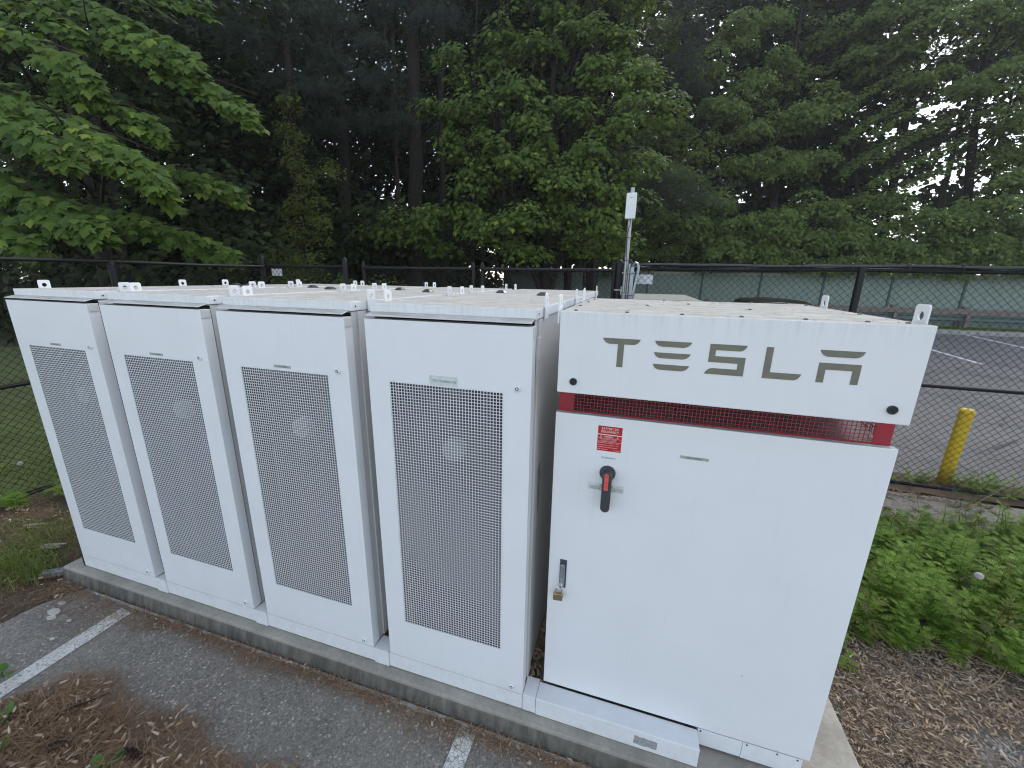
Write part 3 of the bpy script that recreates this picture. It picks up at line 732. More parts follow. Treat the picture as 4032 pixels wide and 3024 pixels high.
# dark foot at the left end of the front row; white mounting strip on the right flank
mb = MB(); mb.box(-.030, -.014, .002, .05, .002, .105); mb.build('foot', 'black_vinyl', packs[0], .002)
mb = MB(); mb.box(.768, .781, .075, .115, 1.93 + zo, 2.03 + zo); mb.box(.768, .777, .082, .105, 1.86 + zo, 1.93 + zo)
mb.build('bracket', 'white_side', PROTO, .002)
mb = MB()
mb.add([(.7675, .19, 1.27), (.7675, .235, 1.30), (.7675, .25, 1.23), (.7675, .243, 1.08), (.7675, .225, 1.0), (.7675, .205, 1.08), (.7675, .21, 1.2)], [(0, 1, 2, 3, 4, 5, 6)])
mb.build('scrape', 'sticker_old', PROTO, recalc=False)

# ================================================================== INVERTER CABINET
inv = thing('inverter_cabinet', 'wide white inverter cabinet with big grey lettering, red vent strip and rotary handle', 'electrical cabinet', (1.46, .10, .105))
def I(mb, name, mat, bevel=0, smooth=False, parent=None, recalc=True):
    mb.v = [(a - 1.46, b - .10, c - .105) for a, b, c in mb.v]
    return mb.build(name, mat, parent or inv, bevel, smooth, recalc)
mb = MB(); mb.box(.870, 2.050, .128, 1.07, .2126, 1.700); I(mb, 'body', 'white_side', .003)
# hood
mb = MB(); mb.box(.8784, 2.0189, 0, 1.08, 1.829, ZL); hood = I(mb, 'hood', 'lid', .003)
# rivets on the hood roof
for x, y in [(.93, .045), (1.12, .04), (1.31, .04), (1.50, .04), (1.69, .04), (1.86, .04), (1.97, .05), (.91, .32), (.91, .62), (.91, .92), (1.99, .4), (1.99, .95), (1.3, 1.03), (1.6, 1.03), (1.2, .5), (1.62, .46), (1.4, .72)]:
    b_ = MB(); b_.lathe((x, y, ZL), (0, 0, 1), [(-.001, .0075), (.003, .007), (.005, .004)], 10); I(b_, 'screw', 'latch_dark', parent=hood)
for x in (.941, 1.962):
    b_ = MB(); b_.lathe((x, 0, 1.877), (0, -1, 0), [(-.001, .0145), (.006, .0145), (.009, .012), (.007, .009), (.0075, .003)], 20); I(b_, 'plug', 'rubber', parent=hood, smooth=False)
# lettering
def qb(a, c, b, n=5): return [((1 - u) ** 2 * a[0] + 2 * u * (1 - u) * c[0] + u * u * b[0], (1 - u) ** 2 * a[1] + 2 * u * (1 - u) * c[1] + u * u * b[1]) for u in [i / n for i in range(n + 1)]]
zt, zb_ = 2.0555, 1.9485
letters = []
letters.append([qb((1.069, 2.034), (1.050, 2.036), (1.042, zt)) + [(1.177, zt)] + qb((1.177, zt), (1.170, 2.036), (1.152, 2.0345))[1:] + [(1.1205, 2.0345), (1.1205, zb_), (1.098, zb_), (1.098, 2.0345)]])
def ebar(z): return qb((1.253, z - .0205), (1.232, z - .020), (1.2265, z)) + [(1.350, z)] + qb((1.350, z), (1.342, z - .0195), (1.322, z - .0205))[1:]
letters.append([ebar(zt), ebar(2.0135), ebar(1.9705)])
letters.append([[(1.4085, zt), (1.524, zt)] + qb((1.524, zt), (1.518, 2.036), (1.503, 2.0345))[1:] + [(1.4285, 2.0345), (1.4285, 2.0135), (1.5235, 2.0135), (1.5235, zb_), (1.400, zb_)] + qb((1.400, zb_), (1.408, 1.968), (1.424, 1.9705))[1:] + [(1.502, 1.9705), (1.502, 1.9915), (1.4085, 1.9915)]])
letters.append([[(1.5815, zt), (1.6025, zt), (1.6025, 1.9705), (1.695, 1.9705)] + qb((1.695, 1.9705), (1.689, 1.950), (1.674, zb_))[1:] + [(1.5815, zb_)]])
letters.append([qb((1.760, 2.035), (1.741, 2.036), (1.7345, 2.0565)) + [(1.8565, 2.0565)] + qb((1.8565, 2.0565), (1.851, 2.037), (1.834, 2.035))[1:],
                [(1.7385, 2.0145), (1.8545, 2.0145), (1.8545, zb_), (1.8335, zb_), (1.8335, 1.9925), (1.7595, 1.9925), (1.7595, zb_), (1.7385, zb_)]])
for polys in letters:
    mb = MB()
    for p in polys:
        mb.prism(p, -.0014, .0005)
    I(mb, 'letter', 'letter', parent=hood)
# lower door
mb = MB(); mb.box(.8606, 2.0632, .0958, .1265, .222, 1.7125)
idoor = I(mb, 'door', 'white', .003)
# red vent strip
mb = MB(); mb.box(.868, .930, .129, .134, 1.7005, 1.8288); mb.box(2.000, 2.0525, .129, .134, 1.7005, 1.8288); mb.box(.930, 2.000, .129, .134, 1.7005, 1.7150)
strip = I(mb, 'vent_strip', 'red', .0005)
V, F = grid_panel(75, 8, .9325, 1.9975, 1.7175, 1.8285, .1290, .1305, .0022)
V -= np.array([1.46, .10, .105]); npmesh('vent_mesh', V, F, 'red', parent=strip)
mb = MB(); mb.box(.868, .871, .1345, .26, 1.7005, 1.8288); mb.box(.868, .871, .26, 1.07, 1.7005, 1.8288); mb.box(2.049, 2.0525, .1345, .22, 1.7005, 1.8288); mb.box(2.049, 2.0525, .62, 1.07, 1.7005, 1.8288); mb.box(.871, 2.049, 1.05, 1.07, 1.7005, 1.8288)
I(mb, 'vent_frame', 'white')
V, F = grid_panel(26, 8, .222, .618, 1.7175, 1.8285, 0, .0015, .0022)
V = np.stack([2.0505 - V[:, 1], V[:, 0], V[:, 2]], 1) - np.array([1.46, .10, .105]); npmesh('vent_mesh', V, F, 'red', parent=strip)
mb = MB()
mb.add([(.88, .20, 1.701), (2.04, .20, 1.701), (2.04, .52, 1.800), (.88, .52, 1.800), (.88, .20, 1.699), (2.04, .20, 1.699), (2.04, .52, 1.797), (.88, .52, 1.797)], [(0, 1, 2, 3), (4, 7, 6, 5), (0, 4, 5, 1), (3, 2, 6, 7), (0, 3, 7, 4), (1, 5, 6, 2)])
I(mb, 'baffle', 'cavity')
# lugs
for x, f in ((.862, -1), (2.022, 1)):
    for y in (.10, .83):
        l_ = lug_mesh(f); l_.v = [(a + x, b_ * 1.15 + y, c * 1.12 + ZL) for a, b_, c in l_.v]; I(l_, 'lifting_lug', 'lug', .001)
# plinth parts
mb = MB(); mb.box(.843, 1.606, 0, .094, .108, .2126); pc = I(mb, 'plinth_cover', 'white', .003)
mb = MB()
st = []
rs_ = random.Random(3)
for (a, b_, c, d_) in ((1.324, .182, 1.428, .180), (1.428, .180, 1.426, .130), (1.426, .130, 1.323, .134), (1.323, .134, 1.324, .182)):
    for i in range(7):
        u = i / 7; st.append((a + (c - a) * u + rs_.uniform(-.002, .002), b_ + (d_ - b_) * u + rs_.uniform(-.003, .003)))
mb.prism(st, -.0008, .0004); so = I(mb, 'sticker_residue', 'sticker_old', parent=pc, recalc=True); so['label'] = 'grey torn sticker residue on the plinth cover'
mb = MB(); mb.box(.7735, .8415, .001, .108, .112, .2110); I(mb, 'corner_cover', 'white', .002)
mb = MB(); mb.box(1.609, 1.800, .098, .127, .121, .2145); I(mb, 'kick_panel', 'white', .0015)
mb = MB(); mb.box(1.8015, 2.040, .098, .127, .118, .2140); kp = I(mb, 'kick_panel', 'white', .0015)
for x in (1.622, 1.818, 1.94, 2.02):
    b_ = MB(); b_.lathe((x, .098, .205), (0, -1, 0), [(0, .0045), (.002, .004)], 8); I(b_, 'screw', 'latch_dark')
# latch with lever
mb = MB(); mb.box(.914, .9465, .0925, .0962, .831, .986); lt = I(mb, 'latch', 'latch_dark', .002)
mb = MB(); out = [(.9175 + .0115 + .0115 * math.cos(math.pi * k / 8), .955 + .0115 * math.sin(math.pi * k / 8)) for k in range(9)] + [(.9175, .84), (.9405, .84)]
mb.prism(out, .0805, .0924); I(mb, 'lever', 'latch', .003, parent=lt)
mb = MB(); mb.lathe((.927, .0925, .862), (0, -1, 0), [(0, .008), (.03, .008), (.034, .006)], 14); I(mb, 'hasp', 'chrome', parent=lt, smooth=True)
# rotary disconnect handle
mb = MB(); mb.lathe((1.0965, .0958, 1.463), (0, -1, 0), [(0, .0335), (.008, .0335), (.012, .0305), (.013, .026), (.022, .0245), (.026, .022)], 28); dk = I(mb, 'disconnect_switch', 'plastic_dark', smooth=True)
mb = MB()
hw, zt_, zl_ = .0195, 1.466, 1.322
out = [(1.0985 + hw * math.cos(math.pi * k / 10), zt_ + hw * math.sin(math.pi * k / 10)) for k in range(11)] + [(1.0985 - hw * math.cos(math.pi * k / 10), zl_ - hw * math.sin(math.pi * k / 10)) for k in range(11)]
mb.prism(out, .040, .0690); hl = I(mb, 'handle', 'plastic_dark', .005, parent=dk)
mb = MB(); hw2 = .0088
out = [(1.0965 + hw2 * math.cos(math.pi * k / 8), 1.476 + hw2 * math.sin(math.pi * k / 8)) for k in range(9)] + [(1.0965 - hw2, 1.409), (1.0965 + hw2, 1.409)]
mb.prism(out, .0365, .0396)
for k in range(3): mb.box(1.0965 - hw2, 1.0965 + hw2, .0345, .0364, 1.437 + k * .007, 1.4405 + k * .007)
I(mb, 'pointer', 'plastic_red', .0012, parent=dk)
# labels on the door
Y = .0958
def plate(name, x0, x1, z0, z1, mat, label=None, th=.0008):
    mb = MB(); mb.box(x0, x1, Y - th, Y + .0004, z0, z1); o = I(mb, name, mat, parent=idoor)
    if label: o['label'] = label
    return o
def txt(body, x0, x1, z0, z1, parent, mat='print_white', th=.0012, sh=0):
    return text_mesh(body, x0 - 1.46, x1 - 1.46, z0 - .105, z1 - .105, Y - th - .10, mat, 'print', parent, font_shear=sh)
bk = plate('warning_label', 1.0425, 1.1430, 1.5610, 1.6745, 'print_white', 'red and white battery disconnect warning label', .0005)
lo_ = MB(); lo_.box(1.0435, 1.1420, Y - .0009, Y - .0004, 1.6375, 1.6738); lo_.box(1.0435, 1.1420, Y - .0009, Y - .0004, 1.5620, 1.6340)
I(lo_, 'red_field', 'sign_red', parent=bk)
txt('BATTERY DC', 1.0585, 1.1275, 1.6578, 1.6678, bk); txt('DISCONNECT', 1.0565, 1.1285, 1.6440, 1.6540, bk)
txt('WARNING', 1.0700, 1.1075, 1.6235, 1.6310, bk)
mb = MB()
for zz_ in (1.6195, 1.6040): mb.box(1.0445, 1.1410, Y - .0013, Y - .0010, zz_, zz_ + .0008)
I(mb, 'rule', 'print_white', parent=bk)
for x in (1.0575, 1.1255):
    mb = MB()
    for (a, c) in (((x - .004, 1.6235), (x, 1.6310)), ((x, 1.6310), (x + .004, 1.6235)), ((x + .004, 1.6235), (x - .004, 1.6235))):
        mb.tube([(a[0], Y - .0012, a[1]), (c[0], Y - .0012, c[1])], .0004, 4)
    mb.box(x - .0004, x + .0004, Y - .0014, Y - .0010, 1.6250, 1.6285)
    I(mb, 'hazard_triangle', 'print_white', parent=bk)
txt('ARC FLASH AND SHOCK HAZARD', 1.0535, 1.1225, 1.6137, 1.6172, bk); txt('APPROPRIATE PPE REQUIRED', 1.0565, 1.1205, 1.6072, 1.6107, bk)
for i, (b_, xe) in enumerate((('NOMINAL SYSTEM VOLTAGE: 377-450 V', 1.1320), ('AVAILABLE FAULT CURRENT: > 10 kA', 1.1320), ('CLEARING TIME OF DEVICE: INSTANT', 1.1280), ('LABEL APPLIED ON:', 1.0880))):
    txt(b_, 1.0455, xe, 1.5975 - i * .0098, 1.6008 - i * .0098, bk)
txt('12/23/2020', 1.1130, 1.1370, 1.5665, 1.5700, bk)
o = plate('switch_label', 1.0640, 1.1265, 1.5260, 1.5385, 'tape_pale', 'small pale DC disconnect label'); txt('DC DISCONNECT', 1.0675, 1.1240, 1.5292, 1.5352, o, 'print_black')
o = plate('instruction_label', 1.0190, 1.1695, 1.3745, 1.4080, 'tape', 'clear instruction label behind the switch handle')
txt('WARNING', 1.0660, 1.1240, 1.3965, 1.4055, o, 'print_black'); txt('LEAVE DISCONNECT IN OFF STATE FOR 5', 1.0220, 1.1670, 1.3875, 1.3935, o, 'print_black'); txt('MINUTES PRIOR TO TURNING BACK ON', 1.0300, 1.1630, 1.3785, 1.3845, o, 'print_black')
o = plate('serial_label', 1.3720, 1.4780, 1.5745, 1.5870, 'tape_dark', 'narrow printed serial label'); txt('OPZ1931000CGT', 1.3960, 1.4530, 1.5775, 1.5840, o, 'print_black')
# small blemishes on the door
for x, z_, s_ in ((1.742, .585, .004), (1.20, .33, .002), (1.60, .80, .0015), (1.30, 1.02, .0015)):
    mb = MB(); mb.add([(x + s_ * .6 * math.cos(a) * (1 + .5 * math.sin(3 * a)), Y - .0004, z_ + s_ * math.sin(a)) for a in [2 * math.pi * k / 7 for k in range(7)]], [tuple(range(7))]); I(mb, 'scuff', 'sticker_old', parent=idoor, recalc=False)
# padlock hangs from the latch
pl = thing('padlock', 'small brass padlock hanging from the latch of the inverter door', 'padlock', (.920, .072, .845))
mb = MB(); bw = .0225
mb.box(-bw, bw, -.008, .009, -.066, -.031)
mb.build('body', 'brass', pl, .003)
mb = MB(); mb.tube([(-.0145, 0, -.0315), (-.0145, 0, -.014)] + [(.0145 * -math.cos(math.pi * k / 8), 0, -.012 + .0145 * math.sin(math.pi * k / 8)) for k in range(9)] + [(.0145, 0, -.0315)], .0036, 10)
mb.build('shackle', 'chrome', pl, 0, True)
pl.rotation_euler = (R(-4), R(5), R(10))

# utility box and its neighbours behind the inverter
ub = thing('utility_box', 'grey green utility box whose flat weathered top shows behind the inverter', 'utility box', (1.38, 2.7, 0))
mb = MB(); mb.box(-.24, .26, -.62, .60, 0, 2.07); mb.build('body', 'util_dark', ub, .004)
mb = MB(); mb.box(-.27, .27, -.65, .66, 2.072, 2.106); mb.build('lid', 'util_top', ub, .01)

# ================================================================== FENCE
FY, FX, H = 3.85, -4.72, 2.38
def chain(length, height, z0=.06, p=.077, n_side=3, rad=.0032):
    """woven chain link: neighbouring zig-zag wires hook round one another. Local frame: x along, z up"""
    h = p / 2; nw = int(length / h); ns = int(height / h)
    k = np.arange(ns + 1)
    W, K = np.meshgrid(np.arange(nw), k, indexing='ij')
    x = (W + ((K + W) % 2)) * h * 1.0 + .0; y = np.where((K + W) % 2 == 0, .0022, -.0022); z = z0 + K * h
    x = x + .004 * np.sin(W * .37 + K * .21) * .5
    P = np.stack([x, y * np.ones_like(x), z], -1).astype(float)
    ang = [2 * np.pi * i / n_side for i in range(n_side)]
    ring = np.stack([P + np.array([math.cos(a) * rad, math.sin(a) * rad, 0]) for a in ang], 2)   # nw, ns+1, side, 3
    V = ring.reshape(-1, 3)
    I_ = np.arange(len(V)).reshape(nw, ns + 1, n_side)
    F = []
    for s_ in range(n_side):
        t_ = (s_ + 1) % n_side
        F.append(np.stack([I_[:, :-1, s_], I_[:, :-1, t_], I_[:, 1:, t_], I_[:, 1:, s_]], -1).reshape(-1, 4))
    return V, np.concatenate(F)
def post(parent, x, top, r=.032, name='post', cap='acorn'):
    mb = MB(); mb.lathe((x, 0, 0), (0, 0, 1), [(0, r), (top, r)], 14)
    o = mb.build(name, 'black_vinyl', parent, 0, True)
    mb = MB()
    if cap == 'acorn': mb.lathe((x, 0, top), (0, 0, 1), [(-.03, r + .004), (.004, r + .004), (.02, r * .95), (.05, r * .45), (.06, .004)], 14)
    else: mb.lathe((x, 0, top), (0, 0, 1), [(-.02, r + .004), (.02, r + .005), (.035, r * .8), (.04, r * .3)], 14)
    mb.build('cap', 'black_vinyl', o, 0, True)
    return o
def rail(parent, x0, x1, z, r=.021, bend=.006, name='rail'):
    mb = MB(); n = max(2, int((x1 - x0) / .5))
    mb.tube([(x0 + (x1 - x0) * i / n, 0, z + bend * math.sin(i * 1.3 + z)) for i in range(n + 1)], r, 10)
    return mb.build(name, 'black_vinyl', parent, 0, True)
def mesh_part(parent, length, height, x0=0, z0=.05):
    V, F = chain(length, height, z0); V[:, 0] += x0; V[:, 1] -= .026
    o = npmesh('chain_link_wire', V, F, 'black_vinyl', parent=parent); o['kind'] = 'stuff'
    return o
def bands(parent, xs, z, r=.036):
    for x in xs:
        mb = MB(); mb.tube([(x - .003, 0, z), (x + .009, 0, z)], r, 10); mb.build('band', 'black_vinyl', parent)
# right-hand run along the back
f1 = thing('chain_link_fence', 'black chain link fence run on the right with cables along its top rail', 'fence', (1.02, FY, 0))
post(f1, .0, 2.44, .036); post(f1, 2.40, 2.405, .036, cap='dome'); post(f1, 5.3, 2.40, .03, cap='dome'); post(f1, 8.2, 2.40, .03, cap='dome')
rail(f1, 0, 9.4, 2.39); rail(f1, 0, 9.4, 1.19, .019, .003); rail(f1, 0, 9.4, .015, .021, .01)
mesh_part(f1, 8.4, 2.40, 0)
f2 = thing('chain_link_fence', 'short black chain link panel between the gate and the left corner post', 'fence', (-4.80, FY, 0))
post(f2, .0, 2.49, .04); post(f2, 1.62, 2.46, .036)
rail(f2, 0, 1.62, 2.375); rail(f2, 0, 1.62, 1.19, .019, .003); rail(f2, 0, 1.62, .03); mesh_part(f2, 1.62, 2.36)
bands(f2, [.02, 1.60], 2.33, .03)
f3 = thing('chain_link_fence', 'black chain link fence run along the left side in front of the grass', 'fence', (FX, 3.80, 0), R(-90))
for x in (2.05, 4.6, 7.0): post(f3, x, 2.345, .034, cap='dome')
rail(f3, 0, 9, 2.36); rail(f3, 0, 9, 1.14, .021, .004); rail(f3, 0, 9, -.005, .018, .01); mesh_part(f3, 7.0, 2.36, 0, .03)
f4 = thing('chain_link_gate', 'black double swing gate of chain link in the back fence behind the cabinets', 'gate', (-2.95, FY, 0))
for x0, x1 in ((.10, 1.885), (2.02, 3.79)):
    for x in (x0, x1): post(f4, x, 2.345 if x != x0 and x != x1 else 2.40, .024, 'gate_stile')
    rail(f4, x0, x1, 2.36, .023, .0, 'gate_rail'); rail(f4, x0, x1, 1.15, .02, .0, 'gate_rail'); rail(f4, x0, x1, .10, .022, .0, 'gate_rail')
    mesh_part(f4, x1 - x0, 2.28, x0, .11)
gp = thing('gate_post', 'thick black gate post with pointed cap just left of the antenna mast', 'post', (.905, FY, 0))
post(gp, 0, 2.44, .046)
mb = MB(); mb.box(.04, .10, -.08, -.02, 1.7, 2.06); mb.build('latch_box', 'util_dark', gp, .003)
mb = MB(); mb.box(-.05, .09, -.06, -.03, 2.12, 2.135); mb.box(.03, .06, -.07, -.03, 2.08, 2.17); mb.build('latch', 'galv', gp, .002)

# cables strapped on the top rail
def cable(name, label, z, amp, r, y, ph, x0=1.10, x1=9.5):
    mb = MB(); n = 46; pts = []
    for i in range(n + 1):
        u = i / n; x = x0 + (x1 - x0) * u
        pts.append((x, FY + y + .01 * math.sin(i * .9 + ph), z + amp * math.sin(i * .55 + ph) + .5 * amp * math.sin(i * 1.31)))
    pts = [(1.06, FY - .05, 1.60), (1.075, FY - .05, 1.95), (1.10, FY - .05, 2.25), (1.12, FY - .045, 2.39), (1.16, FY - .03, 2.435)] + pts[1:]
    mb.tube(pts, r, 8); o = mb.build(name, 'cable', None, 0, True); tag(o, label, 'cable', 'cables strapped to the top rail of the right fence'); return o
cable('cable', 'thick black cable lying on top of the right fence rail', 2.432, .006, .017, -.012, 0)
cable('cable', 'thinner black cable behind the thick one on the right fence rail', 2.428, .009, .010, .016, 1.7)
for i in range(16):
    x = 1.45 + i * .47 + .06 * math.sin(i * 3.1)
    mb = MB(); mb.tube([(x + .002 * math.cos(a), FY - .004 + .036 * math.cos(a), 2.412 + .052 * math.sin(a)) for a in [2 * math.pi * k / 12 for k in range(13)]], .004, 5, False)
    mb.box(x - .004, x + .004, FY - .045, FY - .036, 2.44, 2.462)
    tag(mb.build('cable_tie', 'cable'), 'black cable tie round rail and cable, number %s from the antenna mast' % ['one', 'two', 'three', 'four', 'five', 'six', 'seven', 'eight', 'nine', 'ten', 'eleven', 'twelve', 'thirteen', 'fourteen', 'fifteen', 'sixteen'][i], 'cable tie', 'cable ties along the right fence rail')
# blank sign plates
mb = MB(); mb.box(1.083, 1.305, FY - .012, FY - .009, 2.205, 2.318); tag(mb.build('sign_plate', 'signw', None, .001), 'blank white sign plate behind the wire just right of the antenna mast', 'sign')
mb = MB(); mb.box(-4.610, -4.400, FY - .012, FY - .009, 2.222, 2.332); tag(mb.build('sign_plate', 'signw', None, .001), 'blank white sign plate behind the wire at the left corner post', 'sign')
# antenna mast
am = thing('antenna_mast', 'galvanised mast carrying a flat white antenna box, standing at the gate post', 'antenna mast', (.985, 3.58, 0))
mb = MB(); mb.lathe((0, 0, 0), (0, 0, 1), [(1.98, .0235), (3.255, .0235)], 16); mb.build('pole', 'galv', am, 0, True)
mb = MB(); mb.lathe((.035, .035, 0), (0, 0, 1), [(0, .021), (2.44, .021)], 12); mb.build('pole', 'galv', am, 0, True)
mb = MB(); mb.box(.055, .062, .0, .045, 1.2, 2.40); mb.box(.062, .095, .0, .005, 1.2, 2.40); mb.build('strut_channel', 'latch', am)
mb = MB(); mb.box(-.056, .056, -.085, -.026, 2.918, 3.19); ab = mb.build('antenna_box', 'antenna', am, .012)
mb = MB(); mb.add([(-.02, -.0856, 3.137), (-.008, -.0856, 3.148), (.004, -.0856, 3.141), (.022, -.0856, 3.137), (-.004, -.0856, 3.134)], [(0, 1, 2, 3, 4)]); mb.build('emblem', 'tape_dark', ab, recalc=False)
mb = MB(); mb.tube([(.012, -.028, 2.93), (.006, -.032, 2.86), (-.015, -.031, 2.78), (-.012, -.03, 2.6), (.012, -.026, 2.4), (.004, -.03, 2.1)], .004, 6); mb.build('coax_cable', 'cable', am, 0, True)
for z_ in (2.72, 2.47, 2.10):
    mb = MB(); mb.lathe((0.0, 0, z_), (0, 0, 1), [(0, .031), (.006, .031)], 12); mb.build('strap', 'cable', am)
for z_ in (2.33, 2.08):
    mb = MB(); mb.tube([(-.04, -.01, z_), (.11, -.01, z_)], .007, 8); mb.build('bolt', 'galv', am)
mb = MB(); mb.tube([(.075, .06, 2.36), (.085, .05, 2.43), (.105, .04, 2.45), (.13, .03, 2.44), (.145, .02, 2.38), (.12, .01, 2.2), (.10, .0, 2.05), (.09, 0, 1.8)], .015, 8); mb.build('conduit', 'latch', am, 0, True)
mb = MB(); mb.box(.06, .13, -.05, .06, 1.6, 2.03); mb.build('junction_box', 'rubber', am, .003)

# bollard beyond the fence
bo = thing('bollard', 'yellow painted steel bollard just beyond the right fence', 'bollard', (4.78, 4.06, 0))
mb = MB(); mb.lathe((0, 0, 0), (0, 0, 1), [(-.05, .062), (.0, .062), (.86, .063)], 16); mb.build('post', 'yellow', bo)
mb = MB(); mb.lathe((0, 0, 0), (0, 0, 1), [(.861, .068), (.890, .068), (.917, .050), (.922, .03)], 10); mb.build('cap', 'yellow', bo, .003)
bo.rotation_euler = (0, R(1.0), 0)

# ---------------- beyond the lot: guard rail, sound wall, car
gr = thing('guard_rail', 'weathered timber and green steel guard rail in front of the pale green wall', 'guard rail', (1.0, 24.6, 0), R(.6))
for i in range(10):
    x0 = i * 3.0
    mb = MB(); mb.box(x0, x0 + 2.99, -.10, .0, .78, 1.04); mb.build('rail_plank', 'rail_wood', gr, .01)
    mb = MB()
    prof = [(.42, -.02), (.47, -.07), (.54, -.02), (.60, -.02), (.67, -.07), (.74, -.02)]
    vs_ = [(x0, y, z_) for z_, y in prof] + [(x0 + 2.99, y, z_) for z_, y in prof] + [(x0, y + .01, z_) for z_, y in prof] + [(x0 + 2.99, y + .01, z_) for z_, y in prof]
    mb.add(vs_, [(k, k + 1, 7 + k, 6 + k) for k in range(5)] + [(12 + k, 18 + k, 19 + k, 13 + k) for k in range(5)]); mb.build('steel_beam', 'rail_dark', gr)
    mb = MB(); mb.box(x0 + .9, x0 + 1.16, .005, .24, 0, 1.16); mb.build('post', 'rail_wood', gr, .015)
    mb = MB(); mb.box(x0 + .96, x0 + 1.12, -.22, -.02 - .08, 0, .78); mb.build('block', 'rail_wood', gr, .015)
sw = thing('sound_wall', 'pale green panel wall behind the guard rail at the back of the far lot', 'wall', (-8.0, 26.0, 0))
for i in range(11):
    x0 = i * 3.15 + .2
    panel = None
    mb = MB(); mb.box(x0 + .055, x0 + 3.095, 0, .05, 0, 2.62)
    panel = mb.build('panel', 'wall_panel', sw)
    mb = MB()
    for k in range(1, 12): mb.box(x0 + .055 + k * .253, x0 + .055 + k * .253 + .012, -.008, -.0015, .02, 2.48)
    mb.build('groove_trim', 'wall_cap', panel)
    mb = MB(); mb.box(x0 + .055, x0 + 3.095, -.03, .07, 2.56, 2.72); mb.build('cap_rail', 'wall_cap', panel, .008)
    mb = MB(); mb.box(x0 - .05, x0 + .05, -.06, .11, 0, 2.74); mb.build('post', 'wall_trim', sw, .01)
car = thing('parked_car', 'black parked vehicle whose curved roof just shows above the inverter cabinet', 'car', (4.22, 8.7, 0), R(-4))
def loft(secs):   # sections along y: (y, half-width bottom, half-width top, z bottom, z top)
    mb = MB(); rings = []
    for (y, wb, wt, zb, zt2) in secs:
        ring = [(-wb, y, zb), (-wb * 1.0, y, zb + (zt2 - zb) * .5), (-wt, y, zt2 - .06), (-wt * .82, y, zt2 - .012), (0, y, zt2 + .02), (wt * .82, y, zt2 - .012), (wt, y, zt2 - .06), (wb, y, zb + (zt2 - zb) * .5), (wb, y, zb)]
        rings.append(ring)
    n = 9
    for r_ in rings: mb.v += r_
    for i in range(len(rings) - 1):
        for k in range(n - 1): mb.f.append((i * n + k, i * n + k + 1, (i + 1) * n + k + 1, (i + 1) * n + k)); mb.mi.append(0)
        mb.f.append((i * n + n - 1, i * n, (i + 1) * n, (i + 1) * n + n - 1)); mb.mi.append(0)
    mb.f.append(tuple(range(n))); mb.mi.append(0); e = (len(rings) - 1) * n; mb.f.append(tuple(e + k for k in reversed(range(n)))); mb.mi.append(0)
    return mb
loft([(-.15, .86, .84, .35, .72), (-.05, .90, .88, .25, 1.08), (.6, .93, .9, .22, 1.12), (3.4, .93, .9, .22, 1.10), (3.7, .92, .88, .22, 1.02), (4.6, .88, .82, .25, .92), (4.75, .80, .76, .35, .75)]).build('body', 'car', car, .02, True)
loft([(-.02, .84, .72, 1.09, 1.45), (.28, .85, .68, 1.09, 1.78), (.8, .86, .68, 1.09, 1.835), (2.2, .86, .68, 1.09, 1.83), (2.7, .86, .66, 1.09, 1.76), (3.5, .85, .80, 1.04, 1.12)]).build('cabin', 'car', car, .01, True)
mb = MB(); mb.add([(-.62, -.02, 1.16), (.62, -.02, 1.16), (.56, .20, 1.66), (-.56, .20, 1.66)], [(0, 1, 2, 3)])
for v_i in range(len(mb.v)): mb.v[v_i] = (mb.v[v_i][0], mb.v[v_i][1] - .05, mb.v[v_i][2])
mb.build('rear_window', 'car_glass', car, recalc=False)
for s_ in (-1, 1):
    mb = MB(); mb.box(s_ * .80 - .07, s_ * .80 + .07, -.10, -.02, .85, 1.05); mb.build('tail_lamp', 'tail', car, .02)
    for y in (.75, 3.75):
        mb = MB(); mb.lathe((s_ * .80, y, .34), (s_, 0, 0), [(0, .33), (.02, .35), (.18, .35), (.2, .32), (.2, .2)], 24); w_ = mb.build('wheel', 'tyre', car, 0, True)
        mb = MB(); mb.lathe((s_ * .99, y, .34), (s_, 0, 0), [(0, .21), (.02, .2), (.03, .05)], 16); mb.build('rim', 'galv', w_)

# ================================================================== TREES
def crown(name, parts, size, tpl, mat, parent, kind='stuff'):
    P, N, T = cat3(parts); n = len(P)
    S = size * rng.uniform(.7, 1.2, n)
    V, F = scatter(tpl[0], tpl[1], P, N, T, S)
    V -= np.array(parent.location)
    o = npmesh(name, V, F, mat, tints(n, len(tpl[0])), parent); 
    if kind: o['kind'] = kind
    return o
def trunk(parent, pts, rads, mat='bark', name='trunk', n=12):
    L_ = Vector(parent.location); P = [Vector(p) for p in pts]; fine = []; fr = []
    for i in range(len(P) - 1):
        k = 7
        for j in range(k):
            u = j / k; p = P[i].lerp(P[i + 1], u); q_ = Vector((mnoise.noise(p * .6), mnoise.noise(p * .6 + Vector((9, 0, 0))), 0)) * .10
            fine.append(p + q_ - L_); fr.append((rads[i] + (rads[i + 1] - rads[i]) * u) * (1 + .08 * mnoise.noise(p * 2.1)))
    fine.append(P[-1] - L_); fr.append(rads[-1])
    mb = MB(); mb.tube(fine, fr, n, False)
    return mb.build(name, mat, parent, 0, True, recalc=False)
